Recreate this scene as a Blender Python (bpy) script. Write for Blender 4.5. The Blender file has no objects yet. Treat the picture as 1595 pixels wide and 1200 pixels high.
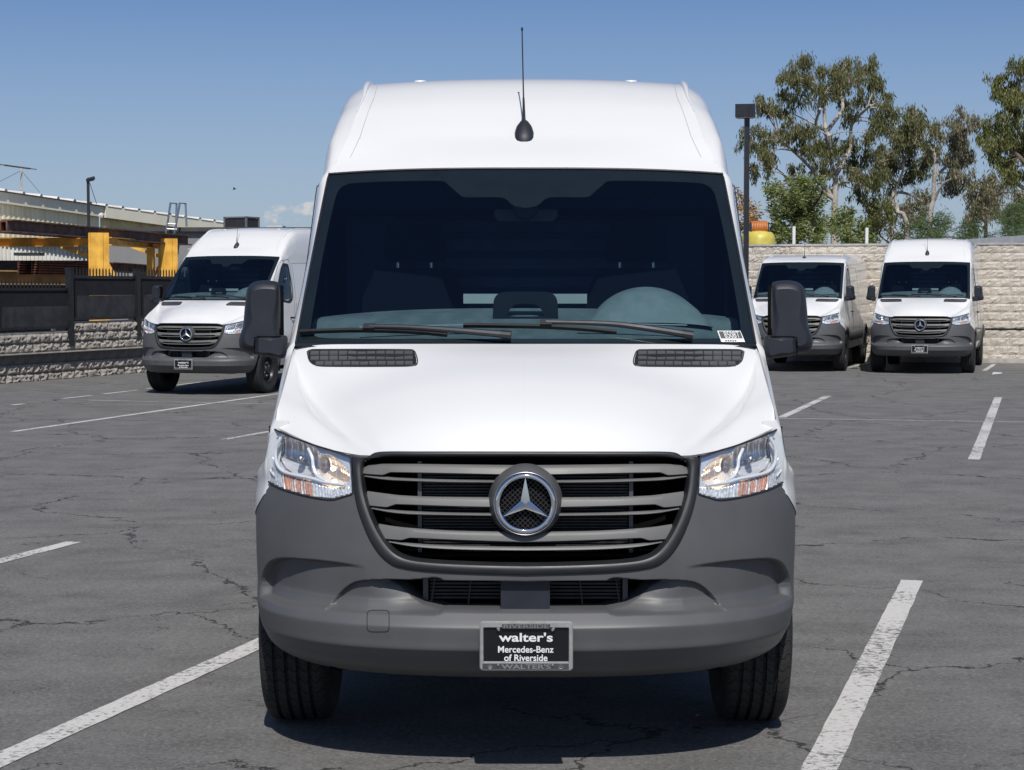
import bpy, bmesh, math, random
import numpy as np
from mathutils import Vector, Matrix
from mathutils.bvhtree import BVHTree
random.seed(7); RNG = np.random.default_rng(7)
SC = bpy.context.scene
COL = SC.collection

# ---------------------------------------------------------------- camera, sky, sun, exposure
CAM_H, FPX, PITCH = 1.71, 2812.0, math.radians(3.114)
cam_data = bpy.data.cameras.new("camera")
cam = bpy.data.objects.new("camera", cam_data); COL.objects.link(cam)
cam.location = (0, 0, CAM_H); cam.rotation_euler = (math.pi/2 - PITCH, 0, 0)
cam_data.sensor_width = 36.0; cam_data.lens = FPX/1595*36.0
cam_data.clip_start = 0.1; cam_data.clip_end = 6000
SC.camera = cam
SUN_EL, SUN_AZ = math.radians(51), math.radians(176)       # azimuth clockwise from +Y
sun_dir = Vector((math.sin(SUN_AZ)*math.cos(SUN_EL), math.cos(SUN_AZ)*math.cos(SUN_EL), math.sin(SUN_EL)))
sd = bpy.data.lights.new("sun", 'SUN'); sd.energy = 3.2; sd.angle = math.radians(0.53); sd.color = (1, .965, .91)
sun = bpy.data.objects.new("sun", sd); COL.objects.link(sun)
sun.rotation_euler = (-sun_dir).to_track_quat('-Z', 'Y').to_euler()
world = bpy.data.worlds.new("World"); SC.world = world; world.use_nodes = True
def build_world():
    nt = world.node_tree; N = nt.nodes; L = nt.links; N.clear()
    out = N.new('ShaderNodeOutputWorld'); bg = N.new('ShaderNodeBackground')
    sky = N.new('ShaderNodeTexSky'); sky.sky_type = 'NISHITA'; sky.sun_disc = False
    sky.sun_elevation = SUN_EL; sky.sun_rotation = SUN_AZ
    sky.altitude = 0; sky.air_density = 0.66; sky.dust_density = 0.75; sky.ozone_density = 7.5
    bg.inputs['Strength'].default_value = 0.072
    tc = N.new('ShaderNodeTexCoord')
    sep = N.new('ShaderNodeSeparateXYZ'); L.new(tc.outputs['Generated'], sep.inputs[0])
    def math_(op, a, b=None, c=None):
        m = N.new('ShaderNodeMath'); m.operation = op
        for i, v in enumerate((a, b, c)):
            if v is None: continue
            if isinstance(v, (int, float)): m.inputs[i].default_value = v
            else: L.new(v, m.inputs[i])
        return m.outputs[0]
    def ramp(v, lo, hi):
        m = N.new('ShaderNodeMapRange'); m.interpolation_type = 'SMOOTHSTEP'; L.new(v, m.inputs[0])
        m.inputs[1].default_value = lo; m.inputs[2].default_value = hi; return m.outputs[0]
    mp = N.new('ShaderNodeMapping'); L.new(tc.outputs['Generated'], mp.inputs[0]); mp.inputs['Scale'].default_value = (75, 75, 120)
    nz = N.new('ShaderNodeTexNoise'); L.new(mp.outputs[0], nz.inputs['Vector'])
    nz.inputs['Scale'].default_value = 1.0; nz.inputs['Detail'].default_value = 7; nz.inputs['Roughness'].default_value = .58
    az = math_('ARCTAN2', sep.outputs[0], sep.outputs[1]); el = sep.outputs[2]
    up = ramp(el, .056, .042); lo = ramp(el, .020, .040)                  # distant cumulus bank low over the horizon
    s1 = ramp(az, -.150, -.135); s2 = ramp(az, -.06, -.10)
    env = math_('MULTIPLY', math_('MULTIPLY', up, lo), math_('MULTIPLY', s1, s2))
    dens = ramp(math_('ADD', nz.outputs['Fac'], math_('MULTIPLY', math_('SUBTRACT', env, 1.0), .35)), .49, .64)
    dens = math_('MULTIPLY', dens, .62)
    mix = N.new('ShaderNodeMix'); mix.data_type = 'RGBA'; L.new(dens, mix.inputs['Factor'])
    hz = N.new('ShaderNodeMapRange'); L.new(el, hz.inputs[0])                    # pale summer haze round the whole horizon
    for i, x in zip((1, 2, 3, 4), (0., .165, .74, 0.)): hz.inputs[i].default_value = x
    hm = N.new('ShaderNodeMix'); hm.data_type = 'RGBA'; L.new(hz.outputs[0], hm.inputs['Factor']); L.new(sky.outputs[0], hm.inputs['A']); hm.inputs['B'].default_value = (4.75, 5.45, 6.2, 1)
    L.new(hm.outputs['Result'], mix.inputs['A']); mix.inputs['B'].default_value = (8.2, 7.6, 7.2, 1)
    L.new(mix.outputs['Result'], bg.inputs['Color']); L.new(bg.outputs[0], out.inputs[0])
build_world()
SC.view_settings.view_transform = 'Standard'; SC.view_settings.look = 'None'
SC.view_settings.exposure = 0.3; SC.view_settings.gamma = 1.0; SC.view_settings.use_curve_mapping = False
SC.render.engine = 'CYCLES'
SC.cycles.max_bounces = 8; SC.cycles.transparent_max_bounces = 12; SC.cycles.caustics_reflective = False; SC.cycles.caustics_refractive = False

# ---------------------------------------------------------------- measuring: photograph pixel -> point at a chosen depth
CP, SP_ = math.cos(PITCH), math.sin(PITCH)
def ray(px, py):
    a, b = (px-797.5)/FPX, (600-py)/FPX
    return Vector((a, CP + b*SP_, -SP_ + b*CP))
def at(px, py, Y):
    d = ray(px, py); t = Y/d.y
    return Vector((d.x*t, Y, CAM_H + d.z*t))
def ground(px, py, z=0.0):
    d = ray(px, py); t = (z-CAM_H)/d.z
    return Vector((d.x*t, d.y*t, z))

# ---------------------------------------------------------------- small mesh and object helpers
MATS = {}
def newmat(name):
    m = bpy.data.materials.new(name); m.use_nodes = True; MATS[name] = m
    nt = m.node_tree; return m, nt, nt.nodes['Principled BSDF'], nt.nodes['Material Output']
def pos_node(nt, world=False):
    if world: return nt.nodes.new('ShaderNodeNewGeometry').outputs['Position']
    return nt.nodes.new('ShaderNodeTexCoord').outputs['Object']
def noise(nt, vec, scale, detail=4, rough=.55, dist=0):
    n = nt.nodes.new('ShaderNodeTexNoise'); nt.links.new(vec, n.inputs['Vector'])
    n.inputs['Scale'].default_value = scale; n.inputs['Detail'].default_value = detail
    n.inputs['Roughness'].default_value = rough; n.inputs['Distortion'].default_value = dist
    return n.outputs['Fac']
def maprange(nt, v, a, b, c=0., d=1., smooth=True):
    m = nt.nodes.new('ShaderNodeMapRange'); m.interpolation_type = 'SMOOTHSTEP' if smooth else 'LINEAR'
    nt.links.new(v, m.inputs[0])
    for i, x in zip((1, 2, 3, 4), (a, b, c, d)): m.inputs[i].default_value = x
    return m.outputs[0]
def mth(nt, op, a, b=None):
    m = nt.nodes.new('ShaderNodeMath'); m.operation = op
    for i, v in enumerate((a, b)):
        if v is None: continue
        if isinstance(v, (int, float)): m.inputs[i].default_value = v
        else: nt.links.new(v, m.inputs[i])
    return m.outputs[0]
def mixc(nt, f, a, b):
    m = nt.nodes.new('ShaderNodeMix'); m.data_type = 'RGBA'
    for k, v in (('Factor', f), ('A', a), ('B', b)):
        if isinstance(v, (int, float)): m.inputs[k].default_value = v
        elif isinstance(v, tuple): m.inputs[k].default_value = (*v, 1)
        else: nt.links.new(v, m.inputs[k])
    return m.outputs['Result']
def bump(nt, bsdf, h, strength=.3, dist=.01):
    b = nt.nodes.new('ShaderNodeBump'); nt.links.new(h, b.inputs['Height'])
    b.inputs['Strength'].default_value = strength; b.inputs['Distance'].default_value = dist
    nt.links.new(b.outputs[0], bsdf.inputs['Normal'])
def mat(name, c, rough=.5, metal=0., coat=0., var=.06, vscale=6., bscale=0, bstr=.2, bdist=.002, c2=None, spec=None, croughness=.03):
    m, nt, p, o = newmat(name)
    v = pos_node(nt)
    n = noise(nt, v, vscale, 5)
    a = tuple(x*(1-var) for x in c); b = tuple(min(1, x*(1+var)) for x in c) if c2 is None else c2
    nt.links.new(mixc(nt, maprange(nt, n, .35, .65), a, b), p.inputs['Base Color'])
    p.inputs['Metallic'].default_value = metal
    p.inputs['Coat Weight'].default_value = coat; p.inputs['Coat Roughness'].default_value = croughness
    if spec is not None: p.inputs['Specular IOR Level'].default_value = spec
    nt.links.new(maprange(nt, n, .3, .7, rough*.92, min(1, rough*1.08)), p.inputs['Roughness'])
    if bscale: bump(nt, p, noise(nt, v, bscale, 4), bstr, bdist)
    return m
def emis(name, c, s):
    m, nt, p, o = newmat(name); p.inputs['Base Color'].default_value = (*c, 1)
    p.inputs['Emission Color'].default_value = (*c, 1); p.inputs['Emission Strength'].default_value = s
    return m
def glassmat(name, tint, boost=1.0, rough=.0):
    m, nt, p, o = newmat(name); nt.nodes.remove(p)
    tr = nt.nodes.new('ShaderNodeBsdfTransparent'); tr.inputs[0].default_value = (*tint, 1)
    gl = nt.nodes.new('ShaderNodeBsdfGlossy'); gl.inputs['Roughness'].default_value = rough; gl.inputs['Color'].default_value = (.78, .88, 1, 1)
    g = nt.nodes.new('ShaderNodeNewGeometry'); dt = nt.nodes.new('ShaderNodeVectorMath'); dt.operation = 'DOT_PRODUCT'
    nt.links.new(g.outputs['Normal'], dt.inputs[0]); nt.links.new(g.outputs['Incoming'], dt.inputs[1])
    # thin sheet: the same Fresnel curve seen from either face
    sch = mth(nt, 'ADD', mth(nt, 'MULTIPLY', mth(nt, 'POWER', mth(nt, 'SUBTRACT', 1.0, mth(nt, 'ABSOLUTE', dt.outputs['Value'])), 5.0), .96), .04)
    mx = nt.nodes.new('ShaderNodeMixShader')
    f = mth(nt, 'MINIMUM', mth(nt, 'MULTIPLY', sch, boost), 1.0)
    nt.links.new(f, mx.inputs[0]); nt.links.new(tr.outputs[0], mx.inputs[1]); nt.links.new(gl.outputs[0], mx.inputs[2])
    nt.links.new(mx.outputs[0], o.inputs[0]); return m

def link(o, parent=None):
    COL.objects.link(o)
    if parent is not None: o.parent = parent
    return o
def mesh(name, verts, faces, m=None, parent=None, smooth=True, sharp=None):
    me = bpy.data.meshes.new(name)
    me.from_pydata([tuple(map(float, v)) for v in verts], [], [tuple(map(int, f)) for f in faces])
    if me.validate(): print('INVALID', name)
    if m is not None: me.materials.append(MATS[m] if isinstance(m, str) else m)
    if smooth and len(me.polygons):
        me.polygons.foreach_set('use_smooth', [True]*len(me.polygons))
        if sharp: me.set_sharp_from_angle(angle=math.radians(sharp))
    me.update()
    return link(bpy.data.objects.new(name, me), parent)
def empty(name, loc=(0, 0, 0), rz=0., parent=None):
    o = bpy.data.objects.new(name, None); o.empty_display_size = .2
    o.location = loc; o.rotation_euler = (0, 0, rz); return link(o, parent)
def tag(o, label=None, cat=None, group=None, kind=None):
    if label and not kind: kind = 'thing'
    for k, v in (('label', label), ('category', cat), ('group', group), ('kind', kind)):
        if v: o[k] = v
    return o
def copy_tree(o, parent=None):
    c = o.copy(); COL.objects.link(c); c.parent = parent
    for ch in list(o.children): copy_tree(ch, c)
    return c
class MB:                                             # collects shapes for ONE mesh object
    def __init__(s): s.v = []; s.f = []
    def add(s, v, f):
        n = len(s.v); s.v += [tuple(map(float, p)) for p in v]; s.f += [tuple(int(i)+n for i in q) for q in f]; return s
    def box(s, lo, hi, M=None):
        (a, b, c), (d, e, g) = lo, hi
        v = [(a,b,c),(d,b,c),(d,e,c),(a,e,c),(a,b,g),(d,b,g),(d,e,g),(a,e,g)]
        if M is not None: v = [M @ Vector(p) for p in v]
        return s.add(v, [(0,3,2,1),(4,5,6,7),(0,1,5,4),(1,2,6,5),(2,3,7,6),(3,0,4,7)])
    def tube(s, path, r, n=8, cap=True, close=False):
        P = [Vector(p) for p in path]; m = len(P); R = r if hasattr(r, '__len__') else [r]*m
        vs = []; prev = None
        for i, p in enumerate(P):
            if close: t = P[(i+1) % m]-P[i-1]
            else: t = P[min(i+1, m-1)]-P[max(i-1, 0)]
            t = t.normalized() if t.length > 1e-9 else Vector((0, 0, 1))
            if prev is None:
                u = t.cross(Vector((0, 0, 1)));  u = u if u.length > .05 else t.cross(Vector((0, 1, 0)))
            else: u = prev - t*prev.dot(t)
            u.normalize(); prev = u; w = t.cross(u)
            for k in range(n):
                a = 2*math.pi*k/n; vs.append(p+(u*math.cos(a)+w*math.sin(a))*R[i])
        fs = []
        for i in range(m if close else m-1):
            for k in range(n):
                a = i*n+k; b = i*n+(k+1) % n; j = (i+1) % m
                fs.append((a, b, j*n+(k+1) % n, j*n+k))
        if cap and not close: fs += [tuple(range(n-1, -1, -1)), tuple((m-1)*n+k for k in range(n))]
        return s.add(vs, fs)
    def bar(s, p, q, w, h, up=(0, 0, 1)):             # box beam from p to q
        p, q = Vector(p), Vector(q); t = (q-p).normalized(); u = t.cross(Vector(up)).normalized(); v = u.cross(t)
        c = [(-1,-1),(1,-1),(1,1),(-1,1)]
        return s.add([b+u*(x*w/2)+v*(y*h/2) for b in (p, q) for x, y in c], [(0,1,2,3),(7,6,5,4),(0,4,5,1),(1,5,6,2),(2,6,7,3),(3,7,4,0)])
    def prism(s, poly, a, b, M=None):                 # poly in (x,z), extruded y=a..b
        n = len(poly); v = [(x, a, z) for x, z in poly]+[(x, b, z) for x, z in poly]
        if M is not None: v = [M @ Vector(p) for p in v]
        return s.add(v, [tuple(range(n)), tuple(range(2*n-1, n-1, -1))]+[((i+1) % n, i, n+i, n+(i+1) % n) for i in range(n)])
    def lathe(s, prof, n=32, axis='x', c=(0, 0, 0)):  # prof: (radius, along)
        v = []; m = len(prof)
        for k in range(n):
            a = 2*math.pi*k/n
            for r, h in prof:
                p = {'x': (h, r*math.cos(a), r*math.sin(a)), 'y': (r*math.cos(a), h, r*math.sin(a)), 'z': (r*math.cos(a), r*math.sin(a), h)}[axis]
                v.append((p[0]+c[0], p[1]+c[1], p[2]+c[2]))
        return s.add(v, [(k*m+i, ((k+1) % n)*m+i, ((k+1) % n)*m+i+1, k*m+i+1) for k in range(n) for i in range(m-1)])
    def build(s, name, m, parent=None, smooth=False, sharp=35): return mesh(name, s.v, s.f, m, parent, smooth, sharp)

def spl(P, n):
    """Catmull-Rom through control points, n samples, spaced by chord length"""
    P = np.asarray(P, float); k = len(P)
    Q = np.vstack([2*P[0]-P[1], P, 2*P[-1]-P[-2]])
    d = np.maximum(np.linalg.norm(np.diff(P, axis=0), axis=1), 1e-9); cum = np.r_[0, np.cumsum(d)]
    t = np.linspace(0, cum[-1], n); i = np.clip(np.searchsorted(cum, t, 'right')-1, 0, k-2); u = ((t-cum[i])/d[i])[:, None]
    a, b, c, e = Q[i], Q[i+1], Q[i+2], Q[i+3]
    return .5*((2*b)+(c-a)*u+(2*a-5*b+4*c-e)*u**2+(3*b-a-3*c+e)*u**3)
def spl_grid(C, nr, nc):
    C = np.asarray(C, float)
    def up(A, n):                                      # uniform Catmull-Rom along axis 0
        k = A.shape[0]; Q = np.concatenate([2*A[:1]-A[1:2], A, 2*A[-1:]-A[-2:-1]])
        t = np.linspace(0, k-1, n); i = np.minimum(t.astype(int), k-2); u = (t-i).reshape(-1, *([1]*(A.ndim-1)))
        a, b, c, e = Q[i], Q[i+1], Q[i+2], Q[i+3]
        return .5*((2*b)+(c-a)*u+(2*a-5*b+4*c-e)*u**2+(3*b-a-3*c+e)*u**3)
    A = up(C, nr); return np.swapaxes(up(np.swapaxes(A, 0, 1), nc), 0, 1)
def gfaces(nr, nc, flip=False, off=0):
    f = [(off+i*nc+j, off+i*nc+j+1, off+(i+1)*nc+j+1, off+(i+1)*nc+j) for i in range(nr-1) for j in range(nc-1)]
    return [q[::-1] for q in f] if flip else f
def both(G, flip=False):
    """grid on the +x side and its mirror image: verts, faces"""
    nr, nc = G.shape[:2]; V = G.reshape(-1, 3); W = V*np.array([-1, 1, 1])
    return np.vstack([V, W]), gfaces(nr, nc, flip)+gfaces(nr, nc, not flip, len(V))
def smooth_curve(ctrl):
    c = np.array(sorted(ctrl)); s = spl(c, 400); return lambda q: np.interp(q, s[:, 0], s[:, 1])
# ---------------------------------------------------------------- materials
def paint():
    m, nt, p, o = newmat('white_paint')
    v = pos_node(nt); n = noise(nt, v, 1.3, 4)
    nt.links.new(mixc(nt, n, (.715, .713, .705), (.75, .748, .74)), p.inputs['Base Color'])
    p.inputs['Roughness'].default_value = .35; p.inputs['Coat Weight'].default_value = .8; p.inputs['Coat Roughness'].default_value = .04
    # faint orange-peel of sprayed lacquer
    bump(nt, p, noise(nt, v, 9, 2), .03, .01)
paint()
mat('grey_plastic', (.086, .087, .090), .48, var=.07, vscale=3, bscale=900, bstr=.12, bdist=.0006)
mat('slat_grey', (.122, .121, .118), .5, metal=.0, var=.05, bscale=700, bstr=.08, bdist=.0005)
mat('black_plastic', (.016, .016, .018), .45, var=.15, vscale=8, bscale=500, bstr=.1, bdist=.0006)
mat('mirror_plastic', (.017, .020, .028), .5, var=.1, vscale=8, bscale=700, bstr=.15, bdist=.0006)
mat('gloss_black', (.010, .010, .012), .22, var=.1)
mat('deep_black', (.004, .004, .005), .9, var=.2, spec=.1)
mat('underbody', (.006, .006, .007), .9, var=.3, vscale=12, spec=.05)
mat('frit', (.006, .006, .007), .6, var=.1)
mat('chrome', (.88, .89, .91), .06, metal=1., var=.02)
mat('satin_metal', (.55, .55, .56), .28, metal=1., var=.05)
mat('reflector', (.97, .97, .97), .13, metal=.55, var=.03, vscale=40)
mat('amber', (.66, .22, .08), .25, var=.2, vscale=60)
mat('rib_lens', (.72, .72, .72), .2, metal=.3, var=.25, vscale=80)
mat('bulb_glass', (.55, .56, .6), .08, metal=.6)
emis('bulb_lit', (1, .62, .30), 9)
mat('seam', (.02, .02, .022), .7)
mat('soft_seam', (.36, .36, .37), .6)
mat('tyre', (.014, .014, .015), .8, var=.25, vscale=14, bscale=120, bstr=.35, bdist=.003)
mat('rim', (.03, .03, .032), .38, metal=.4, var=.2, vscale=14)
mat('radiator', (.035, .035, .037), .5, metal=.3, var=.3, vscale=30)
mat('dash_hood', (.18, .21, .21), .7, var=.1, vscale=14)
mat('grille_frame', (.017, .018, .020), .45, var=.1, vscale=8, bscale=700, bstr=.1, bdist=.0005)
mat('dash', (.12, .145, .15), .7, var=.12, vscale=14, bscale=300, bstr=.2, bdist=.001)
mat('dash_light', (.40, .42, .40), .6)
mat('seat_cloth', (.007, .010, .016), .95, var=.06, vscale=30, spec=0.)
mat('lamp_bezel', (.86, .88, .90), .22, metal=.2, var=.03)
mat('bulkhead_rib', (.03, .048, .085), .7, spec=.1)  # darker than the bulkhead, so the colour stands in for rib shading
mat('bulkhead', (.075, .115, .19), .7, var=.2, vscale=4, spec=.1)
mat('screen', (.008, .009, .012), .35)
mat('plate_black', (.006, .006, .007), .35, var=.1)
mat('pewter', (.40, .40, .385), .34, metal=.35, var=.08, vscale=40)
mat('pewter_dark', (.10, .10, .105), .45, metal=.5)
mat('white_print', (.82, .82, .82), .5)
mat('grey_print', (.35, .35, .34), .4, metal=.6)
glassmat('windshield_glass', (.64, .78, .82), 1.8)
glassmat('side_glass', (.30, .38, .38), 1.6)
glassmat('lens_clear', (.93, .95, .97), .8)
def tyre_tread():
    m, nt, p, o = newmat('tread')
    v = pos_node(nt); sep = nt.nodes.new('ShaderNodeSeparateXYZ'); nt.links.new(v, sep.inputs[0])
    ang = mth(nt, 'MULTIPLY', mth(nt, 'ARCTAN2', sep.outputs[1], sep.outputs[2]), 46)
    wob = mth(nt, 'MULTIPLY', mth(nt, 'SINE', mth(nt, 'MULTIPLY', sep.outputs[0], 160)), 1.2)
    sipe = maprange(nt, mth(nt, 'SINE', mth(nt, 'ADD', ang, wob)), .86, .97)
    sip2 = maprange(nt, mth(nt, 'SINE', mth(nt, 'ADD', mth(nt, 'MULTIPLY', ang, 2.0), wob)), .9, .99)
    h = mth(nt, 'MAXIMUM', sipe, mth(nt, 'MULTIPLY', sip2, .5))
    n = noise(nt, v, 25, 4)
    nt.links.new(mixc(nt, h, mixc(nt, n, (.018, .018, .018), (.028, .027, .026)), (.004, .004, .004)), p.inputs['Base Color'])
    p.inputs['Roughness'].default_value = .82
    bump(nt, p, mth(nt, 'MULTIPLY', h, -1.0), .8, .006)
tyre_tread()
# ---------------------------------------------------------------- the van, in its own frame: x right, y back from the bumper, z up
VAN_LOC = Vector((.0454, 6.1, 0)); VAN_RZ = -.0075
_RI = Matrix.Rotation(-VAN_RZ, 3, 'Z'); CAM_L = _RI @ (Vector((0, 0, CAM_H))-VAN_LOC)
def lp(px, py, y):                                      # photograph pixel -> van-frame point at depth y
    d = _RI @ ray(px, py); t = (y-CAM_L.y)/d.y; p = CAM_L+d*t
    return np.array((p.x, y, p.z))
def hp(px, py, y): q = lp(px, py, y); q[0] = abs(q[0]); return q
A_ = smooth_curve([(.34,.905),(.38,.945),(.42,.968),(.5,.990),(.6,1.004),(.7,1.009),(.83,1.012),(.92,1.012),(1.0,1.008),(1.1,1.03),(1.2,1.05),(1.35,1.06)])
OFF_ = smooth_curve([(.34,.17),(.355,.135),(.375,.095),(.40,.062),(.435,.036),(.460,.012),(.472,.004),(.50,.003),(.540,.001),(.550,.004),(.565,.016),(.585,.034),(.605,.052),(.62,.061),(.64,.067),(.72,.068),(.8,.072),(.9,.086),(1.0,.108),(1.1,.14),(1.15,.165),(1.2,.20),(1.3,.27)])
NB, NN = .6, 2.8
def ynose(X, Z):
    a = A_(Z); u = np.clip(np.abs(X)/a, 0, 1)
    return OFF_(Z)+NB*(1-np.sqrt(np.maximum(0, 1-u**NN)))
def hn(px, py, push=0.):                                # pixel -> point on the nose surface
    y = .1
    for _ in range(40):
        q = hp(px, py, y); y = .5*y+.5*(float(ynose(q[0], q[2]))+push)
    q = hp(px, py, y); return q
def hnv(pts, push=0.):
    """the same for many pixels at once"""
    pts = np.asarray(pts, float); sh = pts.shape[:-1]; pts = pts.reshape(-1, 2)
    a, b = (pts[:, 0]-797.5)/FPX, (600-pts[:, 1])/FPX
    d = np.stack([a, CP+b*SP_, -SP_+b*CP], -1) @ np.array(_RI).T; c = np.array(CAM_L); y = np.full(len(pts), .1)
    for k in range(41):
        q = c+d*((y-c[1])/d[:, 1])[:, None]; q[:, 0] = np.abs(q[:, 0])
        if k < 40: y = .5*y+.5*(ynose(q[:, 0], q[:, 2])+push)
    return q.reshape(*sh, 3)
def sdf(poly, X, Z):
    """signed distance (negative inside) in the x-z plane"""
    P = np.asarray(poly)[:, [0, -1]]; Q = np.roll(P, -1, 0)
    d = np.full(X.shape, 1e9); inside = np.zeros(X.shape, bool)
    for (x0, z0), (x1, z1) in zip(P, Q):
        ex, ez = x1-x0, z1-z0; t = np.clip(((X-x0)*ex+(Z-z0)*ez)/(ex*ex+ez*ez+1e-12), 0, 1)
        d = np.minimum(d, np.hypot(X-x0-t*ex, Z-z0-t*ez))
        c = ((z0 > Z) != (z1 > Z)); xi = x0+(Z-z0)*ex/(ez if abs(ez) > 1e-12 else 1e-12); inside ^= c & (X < xi)
    return np.where(inside, -d, d)
def sstep(v, a, b): t = np.clip((v-a)/(b-a), 0, 1); return t*t*(3-2*t)
def orient(o, d):
    me = o.data; n = sum((p.normal*p.area for p in me.polygons), Vector())
    if n.dot(Vector(d)) < 0: me.flip_normals()
    return o
def bvh_of(o): return BVHTree.FromPolygons([v.co for v in o.data.vertices], [tuple(p.vertices) for p in o.data.polygons])
def cast(bvh, px, py, lift=0.):
    d = (_RI @ ray(px, py)).normalized(); loc, nrm, i, t = bvh.ray_cast(CAM_L, d)
    if loc is None: return None
    if nrm.dot(d) > 0: nrm = -nrm
    return loc+nrm*lift
AXF, AXR, WZ, ARCH = 1.0, 4.67, .385, .475
LEN = 5.93
W_ = smooth_curve([(.36,.925),(.45,.962),(.55,.985),(.7,1.006),(.86,1.018),(.95,1.019),(1.08,1.010),(1.2,1.0),(1.45,.985),(1.84,.945),(2.1,.914),(2.28,.904),(2.43,.885),(2.52,.862),(2.60,.82),(2.65,.735)])
T_ = smooth_curve([(.3,.05),(.7,.01),(.86,.012),(.95,.03),(1.04,.075),(1.2,.10),(1.5,.13),(1.84,.25),(2.2,.25),(2.7,.25)])
def xside(y, z): return W_(z)*(1-T_(z)*np.clip((1.9-y)/1.9, 0, 1)**1.3)
def glass_pt(u, v):
    """windshield: u -1..1 across, v 0 bottom..1 top"""
    a = np.abs(u); yb = .87+.10*a**2.2; yt = 1.725+.055*a**2.4
    hb = 1.492-.003*a**2; ht = 2.218-.020*a**3
    xb, xt = .9, .856
    y = yb+(yt-yb)*v - .035*np.sin(np.pi*np.clip(v, 0, 1))*(1-.6*a**2); z = hb+(ht-hb)*v
    return np.stack([u*(xb+(xt-xb)*v), y, z], -1)

TEXT_CACHE = {}
def text_mesh(name, s, size, m, parent, loc, width=None, bold=0., italic=0., height=None, ext=.0006, rot=(math.pi/2, 0, 0)):
    c = bpy.data.curves.new('t', 'FONT'); c.body = s; c.size = size; c.align_x = 'CENTER'; c.offset = bold; c.shear = italic; c.extrude = ext
    t = bpy.data.objects.new('t', c); COL.objects.link(t)
    bpy.context.view_layer.update()
    me = bpy.data.meshes.new_from_object(t.evaluated_get(bpy.context.evaluated_depsgraph_get()))
    bpy.data.objects.remove(t); bpy.data.curves.remove(c)
    co = np.empty(len(me.vertices)*3); me.vertices.foreach_get('co', co); co = co.reshape(-1, 3)
    lo, hi = co.min(0), co.max(0); co[:, 0] -= (lo[0]+hi[0])/2; co[:, 1] -= lo[1]
    if width: co[:, 0] *= width/(hi[0]-lo[0])
    if height: co[:, 1] *= height/(hi[1]-lo[1])
    me.vertices.foreach_set('co', co.ravel()); me.materials.clear(); me.materials.append(MATS[m]); me.name = name; me.update()
    o = bpy.data.objects.new(name, me); o.location = loc; o.rotation_euler = rot; return link(o, parent)

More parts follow.
